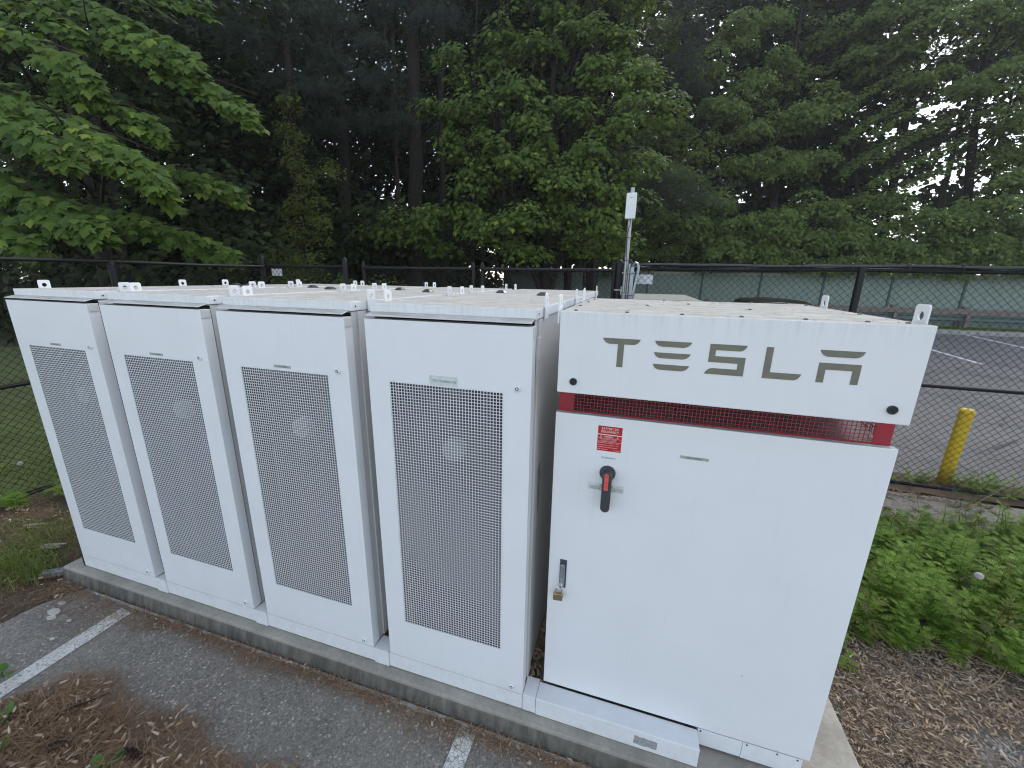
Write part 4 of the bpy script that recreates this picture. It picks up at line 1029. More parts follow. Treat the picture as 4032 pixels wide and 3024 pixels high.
def limbs(parent, targets, base, mat='bark', r=.06, name='limbs'):
    """one mesh of limbs running from the stem to the foliage pads"""
    L_ = Vector(parent.location); mb = MB()
    for c in targets:
        c = Vector(c); b0 = base(c)
        branch(mb, b0 - L_, c - L_, r, r * .25, .10, 6, .06, 5)
        for _ in range(3):
            e = c + Vector((random.uniform(-1, 1), random.uniform(-1, 1), random.uniform(-.3, .6))) * (c - b0).length * .22
            branch(mb, b0.lerp(c, .7) - L_, e - L_, r * .35, r * .08, .1, 4, .05, 4)
    o = mb.build(name, mat, parent, 0, True, recalc=False); o['kind'] = 'stuff'
    return o
def tree(label, cat, loc, name='maple_tree', group='trees beyond the fences'):
    return thing(name, label, cat, loc, 0, group)

# --- A: near maple whose shelves reach in from the left
LEFT = [((-8.57, 3.78, 6.63), (-5.11, 3.52, 5.54), 1.1, 440), ((-7.65, 2.56, 5.55), (-5.61, 2.53, 4.80), .8, 300), ((-6.78, 3.49, 5.61), (-4.4, 3.73, 4.75), .85, 360),
        ((-6.65, 2.62, 4.67), (-5.05, 2.86, 4.22), .6, 220), ((-6.98, 2.04, 4.55), (-4.33, 2.24, 3.60), 1.0, 520), ((-6.25, 1.7, 4.02), (-4.87, 1.67, 3.62), .8, 260),
        ((-5.46, 2.31, 3.8), (-4.50, 2.44, 3.27), .45, 110), ((-6.49, 1.64, 3.36), (-4.60, 1.66, 2.90), .8, 300), ((-6.14, 1.41, 2.87), (-5.10, 1.32, 2.60), .5, 120),
        ((-7.4, 3.52, 4.05), (-5.25, 4.07, 3.75), .8, 260), ((-7.33, 3.08, 3.18), (-4.95, 3.48, 2.80), .8, 320), ((-7.18, 4.15, 6.55), (-5.92, 4.54, 6.55), .7, 160),
        ((-8.2, 2.9, 6.2), (-6.6, 3.1, 5.6), 1.0, 200)]
ta = tree('big maple on the left whose leafy shelves of large leaves hang over the fence', 'tree', (-9.9, 4.6, 0))
trunk(ta, [(-9.9, 4.6, -.1), (-9.8, 4.7, 3), (-10.2, 4.9, 6.5), (-10.6, 5.1, 12)], [.30, .25, .21, .12])
limbs(ta, [a for a, b, w, n in LEFT], lambda c: Vector((-9.9, 4.7, max(1.5, c.z - .9))), r=.05)
mb = MB()
for a, b, w, n in LEFT: branch(mb, Vector(a) - ta.location, Vector(b) - ta.location, .022, .006, .05, 8, .0, 5)
tag(mb.build('branches', 'bark', ta, 0, True, recalc=False), kind='stuff')
parts = [shelf(a, b, w, int(n * 1.25)) for a, b, w, n in LEFT]
P, N, T = cat3(parts); n = len(P); S = .142 * rng.uniform(.72, 1.22, n)
# the 300 leaves nearest the camera are parts of their own
camp = np.array(cam.matrix_world.translation); dist = np.linalg.norm(P - camp, axis=1) / S
order = np.argsort(dist); near, rest = order[:300], order[300:]
V, F = scatter(MAPLE_HI[0], MAPLE_HI[1], P[rest], N[rest], T[rest], S[rest]); V -= np.array(ta.location)
o = npmesh('crown', V, F, 'leaf_near', tints(len(rest), len(MAPLE_HI[0])), ta); o['kind'] = 'stuff'
lm = bpy.data.meshes.new('leaf'); lm.from_pydata([tuple(x) for x in MAPLE_HI[0]], [], [tuple(int(i) for i in f) for f in MAPLE_HI[1]]); lm.materials.append(M['leaf_near'])
for i in near:
    nn = Vector(N[i]).normalized(); tt = Vector(T[i]); tt = (tt - nn * tt.dot(nn)).normalized(); xx = tt.cross(nn)
    mm = Matrix((xx, tt, nn)).transposed().to_4x4(); mm = mm @ Matrix.Scale(float(S[i]), 4)
    mm.translation = Vector(P[i]) - ta.location
    lf = bpy.data.objects.new('leaf', lm); COL.objects.link(lf); lf.parent = ta; lf.matrix_basis = mm
# deeper foliage of the same tree, further round the trunk; inner shade is in the leaf colour
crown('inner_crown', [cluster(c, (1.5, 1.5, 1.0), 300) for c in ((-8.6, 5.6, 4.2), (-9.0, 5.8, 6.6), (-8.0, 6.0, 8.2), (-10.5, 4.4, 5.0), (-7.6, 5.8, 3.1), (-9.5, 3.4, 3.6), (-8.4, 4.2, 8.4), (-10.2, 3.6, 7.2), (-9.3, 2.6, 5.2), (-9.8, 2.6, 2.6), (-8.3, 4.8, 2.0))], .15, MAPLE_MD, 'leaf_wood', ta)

# --- B: white pines, each with its trunk and drooping boughs
TUFT = []
_r = random.Random(5)
for k in range(15):
    a = _r.uniform(0, 2 * math.pi); s = _r.uniform(.15, .75); b0 = _r.uniform(-.35, .1)
    d_ = np.array([math.cos(a) * s, 1.0, math.sin(a) * s]); d_ /= np.linalg.norm(d_); sd_ = np.cross(d_, (_r.uniform(-1, 1), _r.uniform(-1, 1), 1.0)); sd_ /= np.linalg.norm(sd_)
    base = np.array([0, b0, 0]); tip = base + d_ * _r.uniform(.75, 1.1); TUFT.append([base - sd_ * .014, base + sd_ * .014, tip])
TUFT_V = np.array(TUFT).reshape(-1, 3); TUFT_F = np.arange(len(TUFT_V)).reshape(-1, 3)
def pine_pad(c, r, n):
    c = np.array(c); a = rng.random(n) * 2 * np.pi; q = np.sqrt(rng.random(n)); k = rng.integers(0, 5, n)
    cc = rng.normal(0, 1, (5, 3)) * np.array([.5, .4, .35]) * r
    P = c + cc[k] + np.stack([np.cos(a) * q * r * 1.1, np.sin(a) * q * r * .7, -(q ** 2) * r * .35 + rng.normal(0, .12, n) * r], 1)
    N = rng.normal(0, 1, (n, 3)); T = np.stack([np.cos(a) * .5, np.sin(a) * .5 - .2, -.55 * np.ones(n)], 1) + rng.normal(0, .35, (n, 3))
    return P, N, T
def pine(label, base, top, r0, r1, pads, n=520, size=.19, mat='needle', pad_r=.75):
    tr = tree(label, 'pine tree', base, 'pine_tree')
    trunk(tr, [base, tuple(b + (t_ - b) * .5 for b, t_ in zip(base, top)), top], [r0, (r0 + r1) / 2, r1])
    bx = Vector(base); tp = Vector(top)
    def bs(c): u = max(.05, min(.98, (c.z - .8) / tp.z)); return bx.lerp(tp, u)
    limbs(tr, pads, bs, r=.05)
    # dead stubs on the bare stem
    mb = MB()
    for k in range(16):
        z_ = random.uniform(2, top[2] * .8); p = bx.lerp(tp, z_ / tp.z); an = random.uniform(0, 6.28); ln_ = random.uniform(.4, 1.5)
        branch(mb, p - bx, p - bx + Vector((math.cos(an) * ln_, math.sin(an) * ln_, random.uniform(-.3, .3))), .022, .006, .15, 4, .0, 4)
    tag(mb.build('dead_branches', 'bark', tr, 0, True, recalc=False), kind='stuff')
    crown('crown', [pine_pad(c, pad_r * random.uniform(.8, 1.2), n) for c in pads], size, (TUFT_V, TUFT_F), mat, tr)
    return tr
pine('thick dark pine trunk left of centre, the broadest stem in the woods', (-6.4, 11.3, 0), (-7.35, 14.2, 17), .27, .17, [(-7.49, 10.8, 9.3), (-7.42, 11.6, 8.23), (-7.17, 12.01, 7.48), (-7.48, 12.9, 11.26), (-6.67, 13.5, 11.71), (-6.2, 12.6, 10.4), (-8.14, 11.18, 7.5), (-8.0, 12.4, 12.6)])
pine('slim dark pine stem close behind the thick one', (-6.1, 12.8, 0), (-7.0, 15.5, 17), .13, .09, [(-9.1, 15.55, 12.54), (-7.27, 15.6, 12.67), (-6.67, 16.5, 12.3)], 420)
pine('pine with drooping grey green boughs at the upper left', (-9.6, 12.2, 0), (-10.1, 12.9, 17), .22, .14, [(-10.26, 8.81, 9.06), (-10.14, 9.9, 8.96), (-8.68, 9.89, 9.26), (-8.68, 10.84, 8.81), (-9.76, 10.34, 8.18), (-8.43, 10.72, 10.02), (-9.66, 9.18, 9.74), (-9.3, 9.9, 7.6), (-8.9, 10.4, 7.0), (-9.5, 9.6, 10.8), (-8.3, 10.2, 8.2)], 620)
pine('straight pine stem farther back between the thick pine and the central maple', (-6.6, 15.8, 0), (-7.6, 19, 18), .17, .1, [(-5.56, 19.07, 13.58), (-6.5, 18.2, 12.0), (-7.4, 17.5, 14.5)], 420)
pine('far pine whose top shows behind the central maple', (-2.4, 20, 0), (-2.6, 21, 19), .22, .12, [(-3.11, 20.21, 14.72), (-1.11, 20.9, 14.28), (-2.2, 20.4, 12.6), (-3.6, 20.1, 12.2), (-1.6, 20.5, 16.2)], 520, .22)
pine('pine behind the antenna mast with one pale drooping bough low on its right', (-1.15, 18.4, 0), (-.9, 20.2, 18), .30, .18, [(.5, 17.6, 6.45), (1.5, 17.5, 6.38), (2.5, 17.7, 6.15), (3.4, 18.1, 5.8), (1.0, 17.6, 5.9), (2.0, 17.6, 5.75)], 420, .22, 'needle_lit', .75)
pine('tall pine behind the right hand maples', (2.2, 27.6, 0), (2.4, 27.2, 19), .24, .14, [(2.53, 24.4, 13.51), (2.78, 24.6, 14.74), (1.6, 24.8, 12.4), (3.3, 24.9, 12.2), (2.0, 24.5, 16.0)], 520, .25)

# --- C: trunk wrapped in yellow-green creeper
tc = tree('trunk thickly wrapped in yellow green creeper behind the left corner post', 'tree', (-8.9, 8.7, 0), 'creeper_covered_tree')
trunk(tc, [(-8.9, 8.7, 0), (-9.0, 9.2, 4), (-9.4, 10.0, 11)], [.17, .14, .08])
VINE = [(-8.9, 9.1, 7.0), (-8.75, 8.94, 6.13), (-8.7, 8.8, 5.32), (-8.3, 8.6, 4.79), (-8.57, 8.5, 4.11), (-7.83, 8.49, 4.16), (-8.4, 8.2, 3.44), (-7.55, 8.25, 3.34), (-8.6, 8.1, 2.7), (-7.9, 8.0, 2.3), (-8.75, 8.1, 1.9), (-7.65, 8.99, 5.0), (-8.2, 8.1, 1.3), (-7.3, 7.6, 2.6)]
crown('creeper', [cluster(c, (.55, .5, .55), 330, shelves=9) for c in VINE], .085, MAPLE_LO, 'leaf_yel', tc)
limbs(tc, [VINE[5], VINE[7], VINE[11]], lambda c: Vector((-9.0, 9.1, c.z - .4)), r=.03)

# --- D: central maple
CM = [(-4.64, 11.39, 8.32), (-3.79, 12.39, 9.05), (-4.89, 10.98, 7.14), (-3.61, 10.82, 7.09), (-2.64, 11.37, 7.65), (-2.13, 10.94, 6.69), (-4.43, 10.84, 6.12), (-3.12, 10.54, 5.94), (-1.69, 10.74, 5.9), (-.97, 11.69, 6.97), (-.21, 12.37, 7.78), (-.8, 12.59, 8.45), (.49, 12.62, 7.94), (.87, 13.09, 8.41), (.44, 12.32, 6.93), (1.42, 12.93, 7.24), (-1.11, 12.76, 9.4), (-1.98, 13.08, 10.32), (-.02, 13.29, 9.32), (-3.59, 10.35, 5.01), (-2.45, 10.12, 5.29), (-1.4, 10.57, 4.95), (-.68, 11.21, 5.7), (.08, 11.72, 6.31), (.71, 12.02, 5.56), (-3.86, 10.03, 4.15), (-2.86, 9.84, 3.57), (-1.98, 10.1, 3.91), (-1.02, 10.68, 4.17), (.02, 11.14, 3.93), (.67, 11.69, 4.41), (-5.05, 10.26, 3.94), (-6.25, 10.18, 3.81), (-7.0, 10.47, 3.7), (-2.21, 10.22, 3.04), (-.27, 11.22, 4.9), (-3.52, 12.81, 9.88), (-2.47, 12.67, 9.01), (-5.18, 10.45, 3.22), (-.71, 11.39, 3.26), (.45, 12.18, 3.31), (-3.2, 13.3, 11.4), (-.9, 13.6, 11.2), (.6, 13.8, 10.6)]
td = tree('bushy maple in the centre, filling the gap between the pines and the antenna mast', 'tree', (-1.9, 12.2, 0))
trunk(td, [(-1.9, 12.2, 0), (-1.9, 12.3, 3.2), (-2.1, 12.8, 7), (-2.0, 13.2, 12)], [.17, .14, .1, .04])
trunk(td, [(-1.9, 12.2, 1.2), (-1.2, 12.4, 4), (-.2, 12.9, 8)], [.12, .1, .05])
trunk(td, [(-1.9, 12.2, 1.4), (-3.0, 12.0, 4.4), (-4.0, 12.0, 8)], [.11, .09, .04])
limbs(td, CM, lambda c: Vector((-1.9 + (c.x + 1.9) * .3, 12.3 + (c.y - 12.3) * .3, max(1.5, c.z * .72))), r=.035)
crown('crown', [cluster(c, (.95, .9, .62), 400) for c in CM], .135, MAPLE_MD, 'leaf_mid', td)

# --- E: the maples beyond the far lot
R1 = [(3.25, 27.33, 14.22), (5.16, 28.43, 16.08), (7.43, 30.62, 17.59), (6.72, 28.4, 14.28), (9.04, 29.52, 13.85), (4.78, 26.53, 11.65), (6.77, 26.32, 10.66), (8.9, 27.68, 11.3), (10.78, 29.14, 12.51), (3.65, 26.24, 9.86), (5.62, 25.44, 8.76), (7.63, 25.99, 8.52), (4.29, 25.0, 6.68), (5.9, 24.66, 5.67), (7.76, 24.63, 5.49), (9.83, 26.06, 6.41), (3.41, 24.82, 5.08), (5.38, 24.3, 4.3), (8.06, 24.84, 4.0), (10.66, 25.83, 4.67), (1.98, 25.1, 5.69), (12.38, 31.65, 15.91), (10.41, 31.29, 16.76), (1.71, 28.62, 16.62), (1.8, 27.08, 11.04), (9.99, 27.95, 9.12), (2.6, 25.6, 8.0), (6.3, 27.6, 12.6)]
R2 = [(12.86, 29.85, 16.68), (14.36, 28.66, 14.95), (15.49, 27.93, 14.7), (17.28, 28.55, 14.97), (15.18, 28.37, 12.94), (16.36, 27.41, 12.0), (18.08, 28.21, 12.91), (18.07, 27.53, 10.46), (13.73, 29.52, 14.55), (13.13, 27.15, 6.73), (14.58, 26.17, 5.53), (16.14, 26.02, 5.24), (17.52, 26.09, 5.93), (19.2, 27.02, 7.42), (18.28, 25.88, 4.35), (16.88, 25.9, 3.99), (13.73, 26.1, 4.28), (11.95, 26.34, 5.1), (19.43, 26.41, 4.98), (15.97, 26.24, 4.27), (19.35, 28.57, 8.95), (12.28, 30.11, 14.37), (16.58, 28.61, 15.94), (18.87, 28.97, 14.76), (14.18, 29.14, 16.57), (20.8, 28.6, 12.6), (20.6, 28.2, 16.0), (21.0, 27.6, 9.5), (20.8, 26.8, 6.0)]
def big(label, base, top, cl, extra=()):
    tr = tree(label, 'tree', base)
    trunk(tr, [base, tuple(b * .5 + t_ * .5 for b, t_ in zip(base, top)), top], [.26, .2, .07])
    for e in extra: trunk(tr, e, [.16, .1, .04])
    limbs(tr, cl, lambda c: Vector(base).lerp(Vector(top), max(.12, min(.9, (c.z - 1.6) / top[2]))), r=.07)
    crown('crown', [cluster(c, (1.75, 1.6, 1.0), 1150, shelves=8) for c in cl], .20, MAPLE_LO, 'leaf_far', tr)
    return tr
big('leafy maple behind the wall, right of the antenna mast', (4.2, 27.6, 0), (4.6, 29.6, 17), [c for c in R1 if c[0] < 6.0])
big('leafy maple behind the wall above the inverter lettering', (8.6, 28.0, 0), (8.8, 30.6, 18), [c for c in R1 if c[0] >= 6.0])
big('maple with open crown and bright sky gaps on its left, right of the last lettering', (14.6, 28.6, 0), (14.9, 30.4, 18), [c for c in R2 if c[0] < 16.2], [[(14.6, 28.6, 2), (12.6, 28.8, 8), (11.6, 29.2, 12)]])
big('maple with a dark leaning trunk at the right edge of the picture', (18.4, 27.8, 0), (17.4, 30.6, 18), [c for c in R2 if c[0] >= 16.2], [[(18.2, 28, 3.4), (19.6, 28.4, 8), (20.4, 28.8, 13)]])
# thin drooping sprays that show the sky between them (upper right)
SP = [((16.6, 28.5, 12.4), (12.4, 27.8, 10.6)), ((17.0, 28.5, 11.2), (12.8, 27.6, 9.4)), ((17.2, 28.3, 9.8), (12.6, 27.4, 8.0)), ((16.9, 28.3, 8.6), (13.3, 27.4, 7.2)), ((14.8, 29.0, 14.0), (11.2, 28.6, 12.2)), ((14.6, 29.0, 12.4), (11.3, 28.4, 10.4)), ((20.4, 28.6, 11.4), (17.6, 27.6, 8.6)), ((14.4, 28.8, 10.4), (11.4, 28.0, 8.6))]
ts = tree('thin layered tree whose drooping sprays cross the bright sky gap at the right', 'tree', (16.9, 29.0, 0), 'maple_tree')
trunk(ts, [(16.9, 29.0, 0), (17.0, 29.1, 8), (17.2, 29.4, 16)], [.17, .13, .05])
mb = MB()
for a, b in SP:
    branch(mb, Vector((17.0, 29.0, a[2] - .3)) - ts.location, Vector(b) - ts.location, .05, .01, .05, 9, .0, 5)
    for k in range(5):
        p = Vector(a).lerp(Vector(b), random.uniform(.2, .9)); branch(mb, p - ts.location, p + Vector((random.uniform(-1.4, -.4), random.uniform(-.8, .6), random.uniform(-.7, .1))) - ts.location, .02, .006, .1, 4, 0, 4)
tag(mb.build('limbs', 'bark', ts, 0, True, recalc=False), kind='stuff')
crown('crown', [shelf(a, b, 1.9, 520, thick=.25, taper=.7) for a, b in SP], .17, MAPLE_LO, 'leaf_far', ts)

# --- F: understorey shrubs along the fences
US1 = [(-6.57, 6.0, 1.7), (-5.76, 6.2, 1.5), (-5.27, 6.8, 1.7), (-4.6, 7.4, 1.6), (-7.4, 6.0, 1.4), (-8.4, 6.4, 1.6)]
for i, c in enumerate(US1):
    sh = thing('shrub', ['dim leafy shrub against the left corner post, first from the left', 'leafy shrub behind the left blank sign plate', 'leafy shrub just right of the left blank sign plate', 'low shrub behind the left gate leaf', 'low dark shrub behind the grass at the left corner', 'shaded shrub under the big left maple'][i], 'shrub', (c[0], c[1], 0), 0, 'shrubs behind the back fence')
    mb = MB()
    for k in range(7): branch(mb, (random.uniform(-.1, .1), random.uniform(-.1, .1), 0), (random.uniform(-.7, .7), random.uniform(-.5, .5), random.uniform(.8, 1.9)), .014, .004, .12, 5, .0, 4)
    tag(mb.build('stems', 'bark', sh, 0, True, recalc=False), kind='stuff')
    crown('crown', [cluster(c, (.85, .7, .85), 620, shelves=10)], .085, MAPLE_LO, 'leaf_mid' if i % 3 else 'leaf_yel', sh)
US2 = [(1.04, 25.0, 3.4), (2.78, 25.0, 3.7), (4.6, 25.3, 3.3), (6.12, 25.2, 3.3), (7.8, 25.4, 3.6), (9.44, 25.3, 3.4), (11.0, 25.6, 3.2), (12.25, 25.3, 3.3), (13.8, 25.6, 3.3), (15.08, 25.3, 3.3), (16.6, 25.6, 3.2), (17.77, 25.5, 3.3), (19.4, 25.6, 3.2), (-.8, 25.2, 3.2), (-2.6, 25.2, 3.4), (-4.6, 25.2, 3.2), (-6.4, 25.2, 3.3)]
hd = tag(thing('hedge', 'overgrown leafy growth hanging over the top of the pale green wall', 'hedge', (8, 27.0, 0)))
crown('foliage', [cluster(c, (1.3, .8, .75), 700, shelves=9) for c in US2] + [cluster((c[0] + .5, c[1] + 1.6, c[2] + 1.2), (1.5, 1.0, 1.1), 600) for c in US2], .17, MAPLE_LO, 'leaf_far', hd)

# --- G: the deeper woods, one mass
def woods(name, x0, x1, y0, y1, z0, z1, n, size, mat, trunks=40, holes=.0):
    cx_ = rng.uniform(x0, x1, n // 60); cy_ = rng.uniform(y0, y1, n // 60); cz_ = rng.uniform(z0, z1, n // 60)
    L_ = [cluster((a, b, c), (1.6, 1.4, .9), 60, shelves=4) for a, b, c in zip(cx_, cy_, cz_)]
    P, N, T = cat3(L_); V, F = scatter(DIAMOND[0], DIAMOND[1], P, N, T, size * rng.uniform(.6, 1.3, len(P)))
    o = npmesh(name, V, F, mat, tints(len(P), len(DIAMOND[0]))); o['kind'] = 'stuff'
    return o
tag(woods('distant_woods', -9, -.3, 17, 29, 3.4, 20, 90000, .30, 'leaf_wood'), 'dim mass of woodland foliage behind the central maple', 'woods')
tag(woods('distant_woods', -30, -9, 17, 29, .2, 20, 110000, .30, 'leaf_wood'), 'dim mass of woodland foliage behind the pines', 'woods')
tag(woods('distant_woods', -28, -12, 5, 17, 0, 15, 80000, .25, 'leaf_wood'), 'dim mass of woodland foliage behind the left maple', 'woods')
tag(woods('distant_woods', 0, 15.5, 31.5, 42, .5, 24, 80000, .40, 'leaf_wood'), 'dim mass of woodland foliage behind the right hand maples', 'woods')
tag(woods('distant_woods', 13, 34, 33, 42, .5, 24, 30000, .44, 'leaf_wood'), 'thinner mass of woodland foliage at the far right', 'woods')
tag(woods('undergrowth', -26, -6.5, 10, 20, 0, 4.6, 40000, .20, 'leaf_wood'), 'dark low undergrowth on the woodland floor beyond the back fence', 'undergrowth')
# slim stems scattered in the woods, one object each
stem_proto = None
srng = random.Random(11)
STEMS = [(-8.1, 13.4), (-5.0, 13.2), (-4.3, 15.5), (-3.6, 13.9), (-2.9, 17), (-1.0, 16), (-.4, 14.6), (-5.7, 17.5), (-10.0, 17.0), (-13, 18), (-3.9, 20.5), (6.2, 30.0), (10.8, 30.4), (12.9, 31.2), (20.2, 30.5)]
for i, (x, y) in enumerate(STEMS):
    tr = thing('slim_tree', 'slim dark tree stem standing in the woods behind the fence', 'tree', (x, y, 0), srng.uniform(0, 6), 'slim tree stems in the woods')
    r0 = srng.uniform(.05, .12); mb = MB(); pts = []; H_t = srng.uniform(11, 17); lean = (srng.uniform(-.05, .05), srng.uniform(-.05, .05))
    for k in range(12): pts.append((lean[0] * k * H_t / 11 + .15 * mnoise.noise(Vector((k * .4, x, 0))), lean[1] * k * H_t / 11 + .15 * mnoise.noise(Vector((k * .4, y, 5))), k * H_t / 11))
    mb.tube(pts, [r0 * (1 - .05 * k) for k in range(12)], 7, False)
    mb.build('trunk', 'bark_brown' if i % 4 == 0 else 'bark', tr, 0, True, recalc=False)
    mb = MB()
    for k in range(9):
        z_ = srng.uniform(1.5, H_t * .9); an = srng.uniform(0, 6.28); ln_ = srng.uniform(.5, 2.0)
        b0 = Vector((lean[0] * z_, lean[1] * z_, z_)); branch(mb, b0, b0 + Vector((math.cos(an) * ln_, math.sin(an) * ln_, srng.uniform(-.2, .9))), r0 * .25, .006, .15, 5, 0, 4)
    tag(mb.build('branches', 'bark', tr, 0, True, recalc=False), kind='stuff')

# ================================================================== GROUND COVER
BLADE = (np.array([(-.5, 0, 0), (.5, 0, 0), (.42, .5, .05), (-.42, .5, .05), (0, 1, .0)]), np.array([(0, 1, 2), (0, 2, 3), (3, 2, 4)]))
def flat_litter(name, poly_fn, n, length, width, mat, z=.006, tilt=.12, label=None, cat=None):
    P = []
    while len(P) < n:
        p = poly_fn()
        if p is not None: P.append(p)
    P = np.array(P); P[:, 2] += z
    a = rng.random(n) * 2 * np.pi; T = np.stack([np.cos(a), np.sin(a), rng.normal(0, tilt, n)], 1)
    N = np.stack([rng.normal(0, tilt * 1.5, n), rng.normal(0, tilt * 1.5, n), np.ones(n)], 1)
    S = length * rng.uniform(.5, 1.3, n); v = BLADE[0].copy(); v[:, 0] *= width / length
    V, F = scatter(v, BLADE[1], P, N, T, S)
    o = npmesh(name, V, F, mat, tints(n, 5)); o['kind'] = 'stuff'
    if label: o['label'] = label; o['category'] = cat
    return o
def ns(x, y, s=1.0, o=0.0): return mnoise.noise(Vector((x * s, y * s, o)))
def pile_h(x, y): return min(1, max(0, (x + .55 * (-.60 - y) + 1.93) / .22)) * max(0.0, .03 * (1 - ((x + 1.5) / 1.3) ** 2 - ((y + 1.05) / .5) ** 2) + .01 * ns(x, y, 6))
def in_pile():
    x, y = random.uniform(-2.6, -.1), random.uniform(-1.5, -.45)
    edge = -.53 - .03 * math.sin(x * 9) - .05 * ns(x, y, 5) - max(0, x + 1.0) * .06
    lim = edge + .02 if x > -1.80 else edge - .02 - (-1.80 - x) * 1.6
    if y > lim + random.gauss(0, .015): return None
    return (x, y, pile_h(x, y) + random.random() * .018)
def in_band():
    x = random.uniform(-2.75, 2.3); wd = .035 + .07 * max(0, ns(x, 0, 1.7)) + .10 * max(0, 1 - abs(x + 2.3) / .7)
    return (x, -.088 - abs(random.gauss(0, wd)), random.random() * .012)
def in_left():
    x, y = random.uniform(-4.7, -2.55), random.uniform(-1.2, 1.6)
    if x > -2.83 and y > -.06: return None
    if ns(x, y, 2.4, 4) > .14 and random.random() < .8: return None
    if x > -2.7 and y < -.25 + .1 * ns(x, y, 5): return None
    return (x, y, .004 + random.random() * .012)
def in_right():
    x, y = random.uniform(2.34, 4.9), random.uniform(-.2, 3.6)
    hole = ((x - 3.35) / .42) ** 2 + ((y - .48) / .24) ** 2 < 1 + .9 * ns(x, y, 4)
    if hole and random.random() < .8: return None
    strip = y > 2.6 + (x - 3.8) * .15 and y < 3.5
    if strip and random.random() < .92: return None
    return (x, y, random.random() * .02)
def in_seam():
    x, y = random.uniform(.775, .862), random.uniform(.10, .9)
    return (x, y, .108 + random.random() * .06)
tag(flat_litter('pine_needles', in_pile, 23000, .085, .0024, 'litter_needle', tilt=.22), 'heap of brown pine needles drifted on the asphalt at the lower left', 'pine needles')
tag(flat_litter('pine_needles', in_band, 5200, .07, .0022, 'litter_needle', tilt=.18), 'brown pine needles gathered along the foot of the concrete pad', 'pine needles')
tag(flat_litter('pine_needles', in_left, 8000, .08, .0024, 'litter_needle', tilt=.2), 'brown pine needles over the bare soil left of the pad', 'pine needles')
tag(flat_litter('pine_needles', in_right, 9000, .09, .0024, 'litter_needle', tilt=.25), 'brown stalks and needles covering the ground right of the pad', 'pine needles')
tag(flat_litter('leaf_litter', in_right, 21000, .030, .0085, 'litter_leaf', .01, .35), 'pale curled dead leaves scattered right of the pad', 'leaf litter')
tag(flat_litter('leaf_litter', in_right, 9000, .045, .006, 'litter_grey', .012, .45), 'weathered grey straw and bark strips right of the pad', 'leaf litter')
tag(flat_litter('leaf_litter', in_pile, 1100, .036, .011, 'litter_leaf', .016, .3), 'pale dead leaf scraps lying on the needle heap', 'leaf litter')
tag(flat_litter('leaf_litter', in_left, 800, .035, .012, 'litter_leaf', .008, .3), 'pale dead leaf scraps on the soil left of the pad', 'leaf litter')
tag(flat_litter('leaf_litter', in_band, 330, .022, .009, 'litter_leaf', .008, .3), 'small leaf crumbs along the foot of the pad', 'leaf litter')
tag(flat_litter('leaf_litter', in_seam, 260, .05, .022, 'litter_leaf', 0, .6), 'dead leaves jammed in the gap between the last cabinet and the inverter', 'leaf litter')
def on_lids():
    r_ = random.random()
    if r_ < .75: x, y = random.uniform(-2.6, .75), random.uniform(.06, 2.5)
    else: x, y = random.uniform(.9, 2.0), random.uniform(.03, 1.05)
    return (x, y, ZL)
tag(flat_litter('lid_debris', on_lids, 700, .035, .004, 'litter_needle', .0015, .03), 'scattered twigs and needles on the cabinet lids', 'debris')
# heap base under the needles
hx, hy = np.meshgrid(np.linspace(-2.7, -.2, 60), np.linspace(-1.5, -.5, 30))
hz = np.array([[max(-.004, pile_h(a, b) - .004) if b < -.58 - .03 * math.sin(a * 9) else -.006 for a, b in zip(r1, r2)] for r1, r2 in zip(hx, hy)])
hi = np.arange(hx.size).reshape(hx.shape)
tag(npmesh('soil_heap', np.stack([hx.ravel(), hy.ravel(), hz.ravel()], 1), np.stack([hi[:-1, :-1].ravel(), hi[:-1, 1:].ravel(), hi[1:, 1:].ravel(), hi[1:, :-1].ravel()], 1), 'soil', smooth=True), 'low heap of brown soil under the needles at the lower left', 'soil heap', None, 'structure')
# soil sheet right of the pad
sheet('soil_strip', [(2.33, -.9), (7.5, -.9), (7.5, 2.9), (4.6, 2.75), (3.6, 2.5), (2.34, 2.9)], .004, 'soil_right', .03, .1)
sheet('soil_strip', [(1.5, 3.66), (12, 3.66), (12, 4.2), (1.5, 4.2)], .008, 'soil', .05)

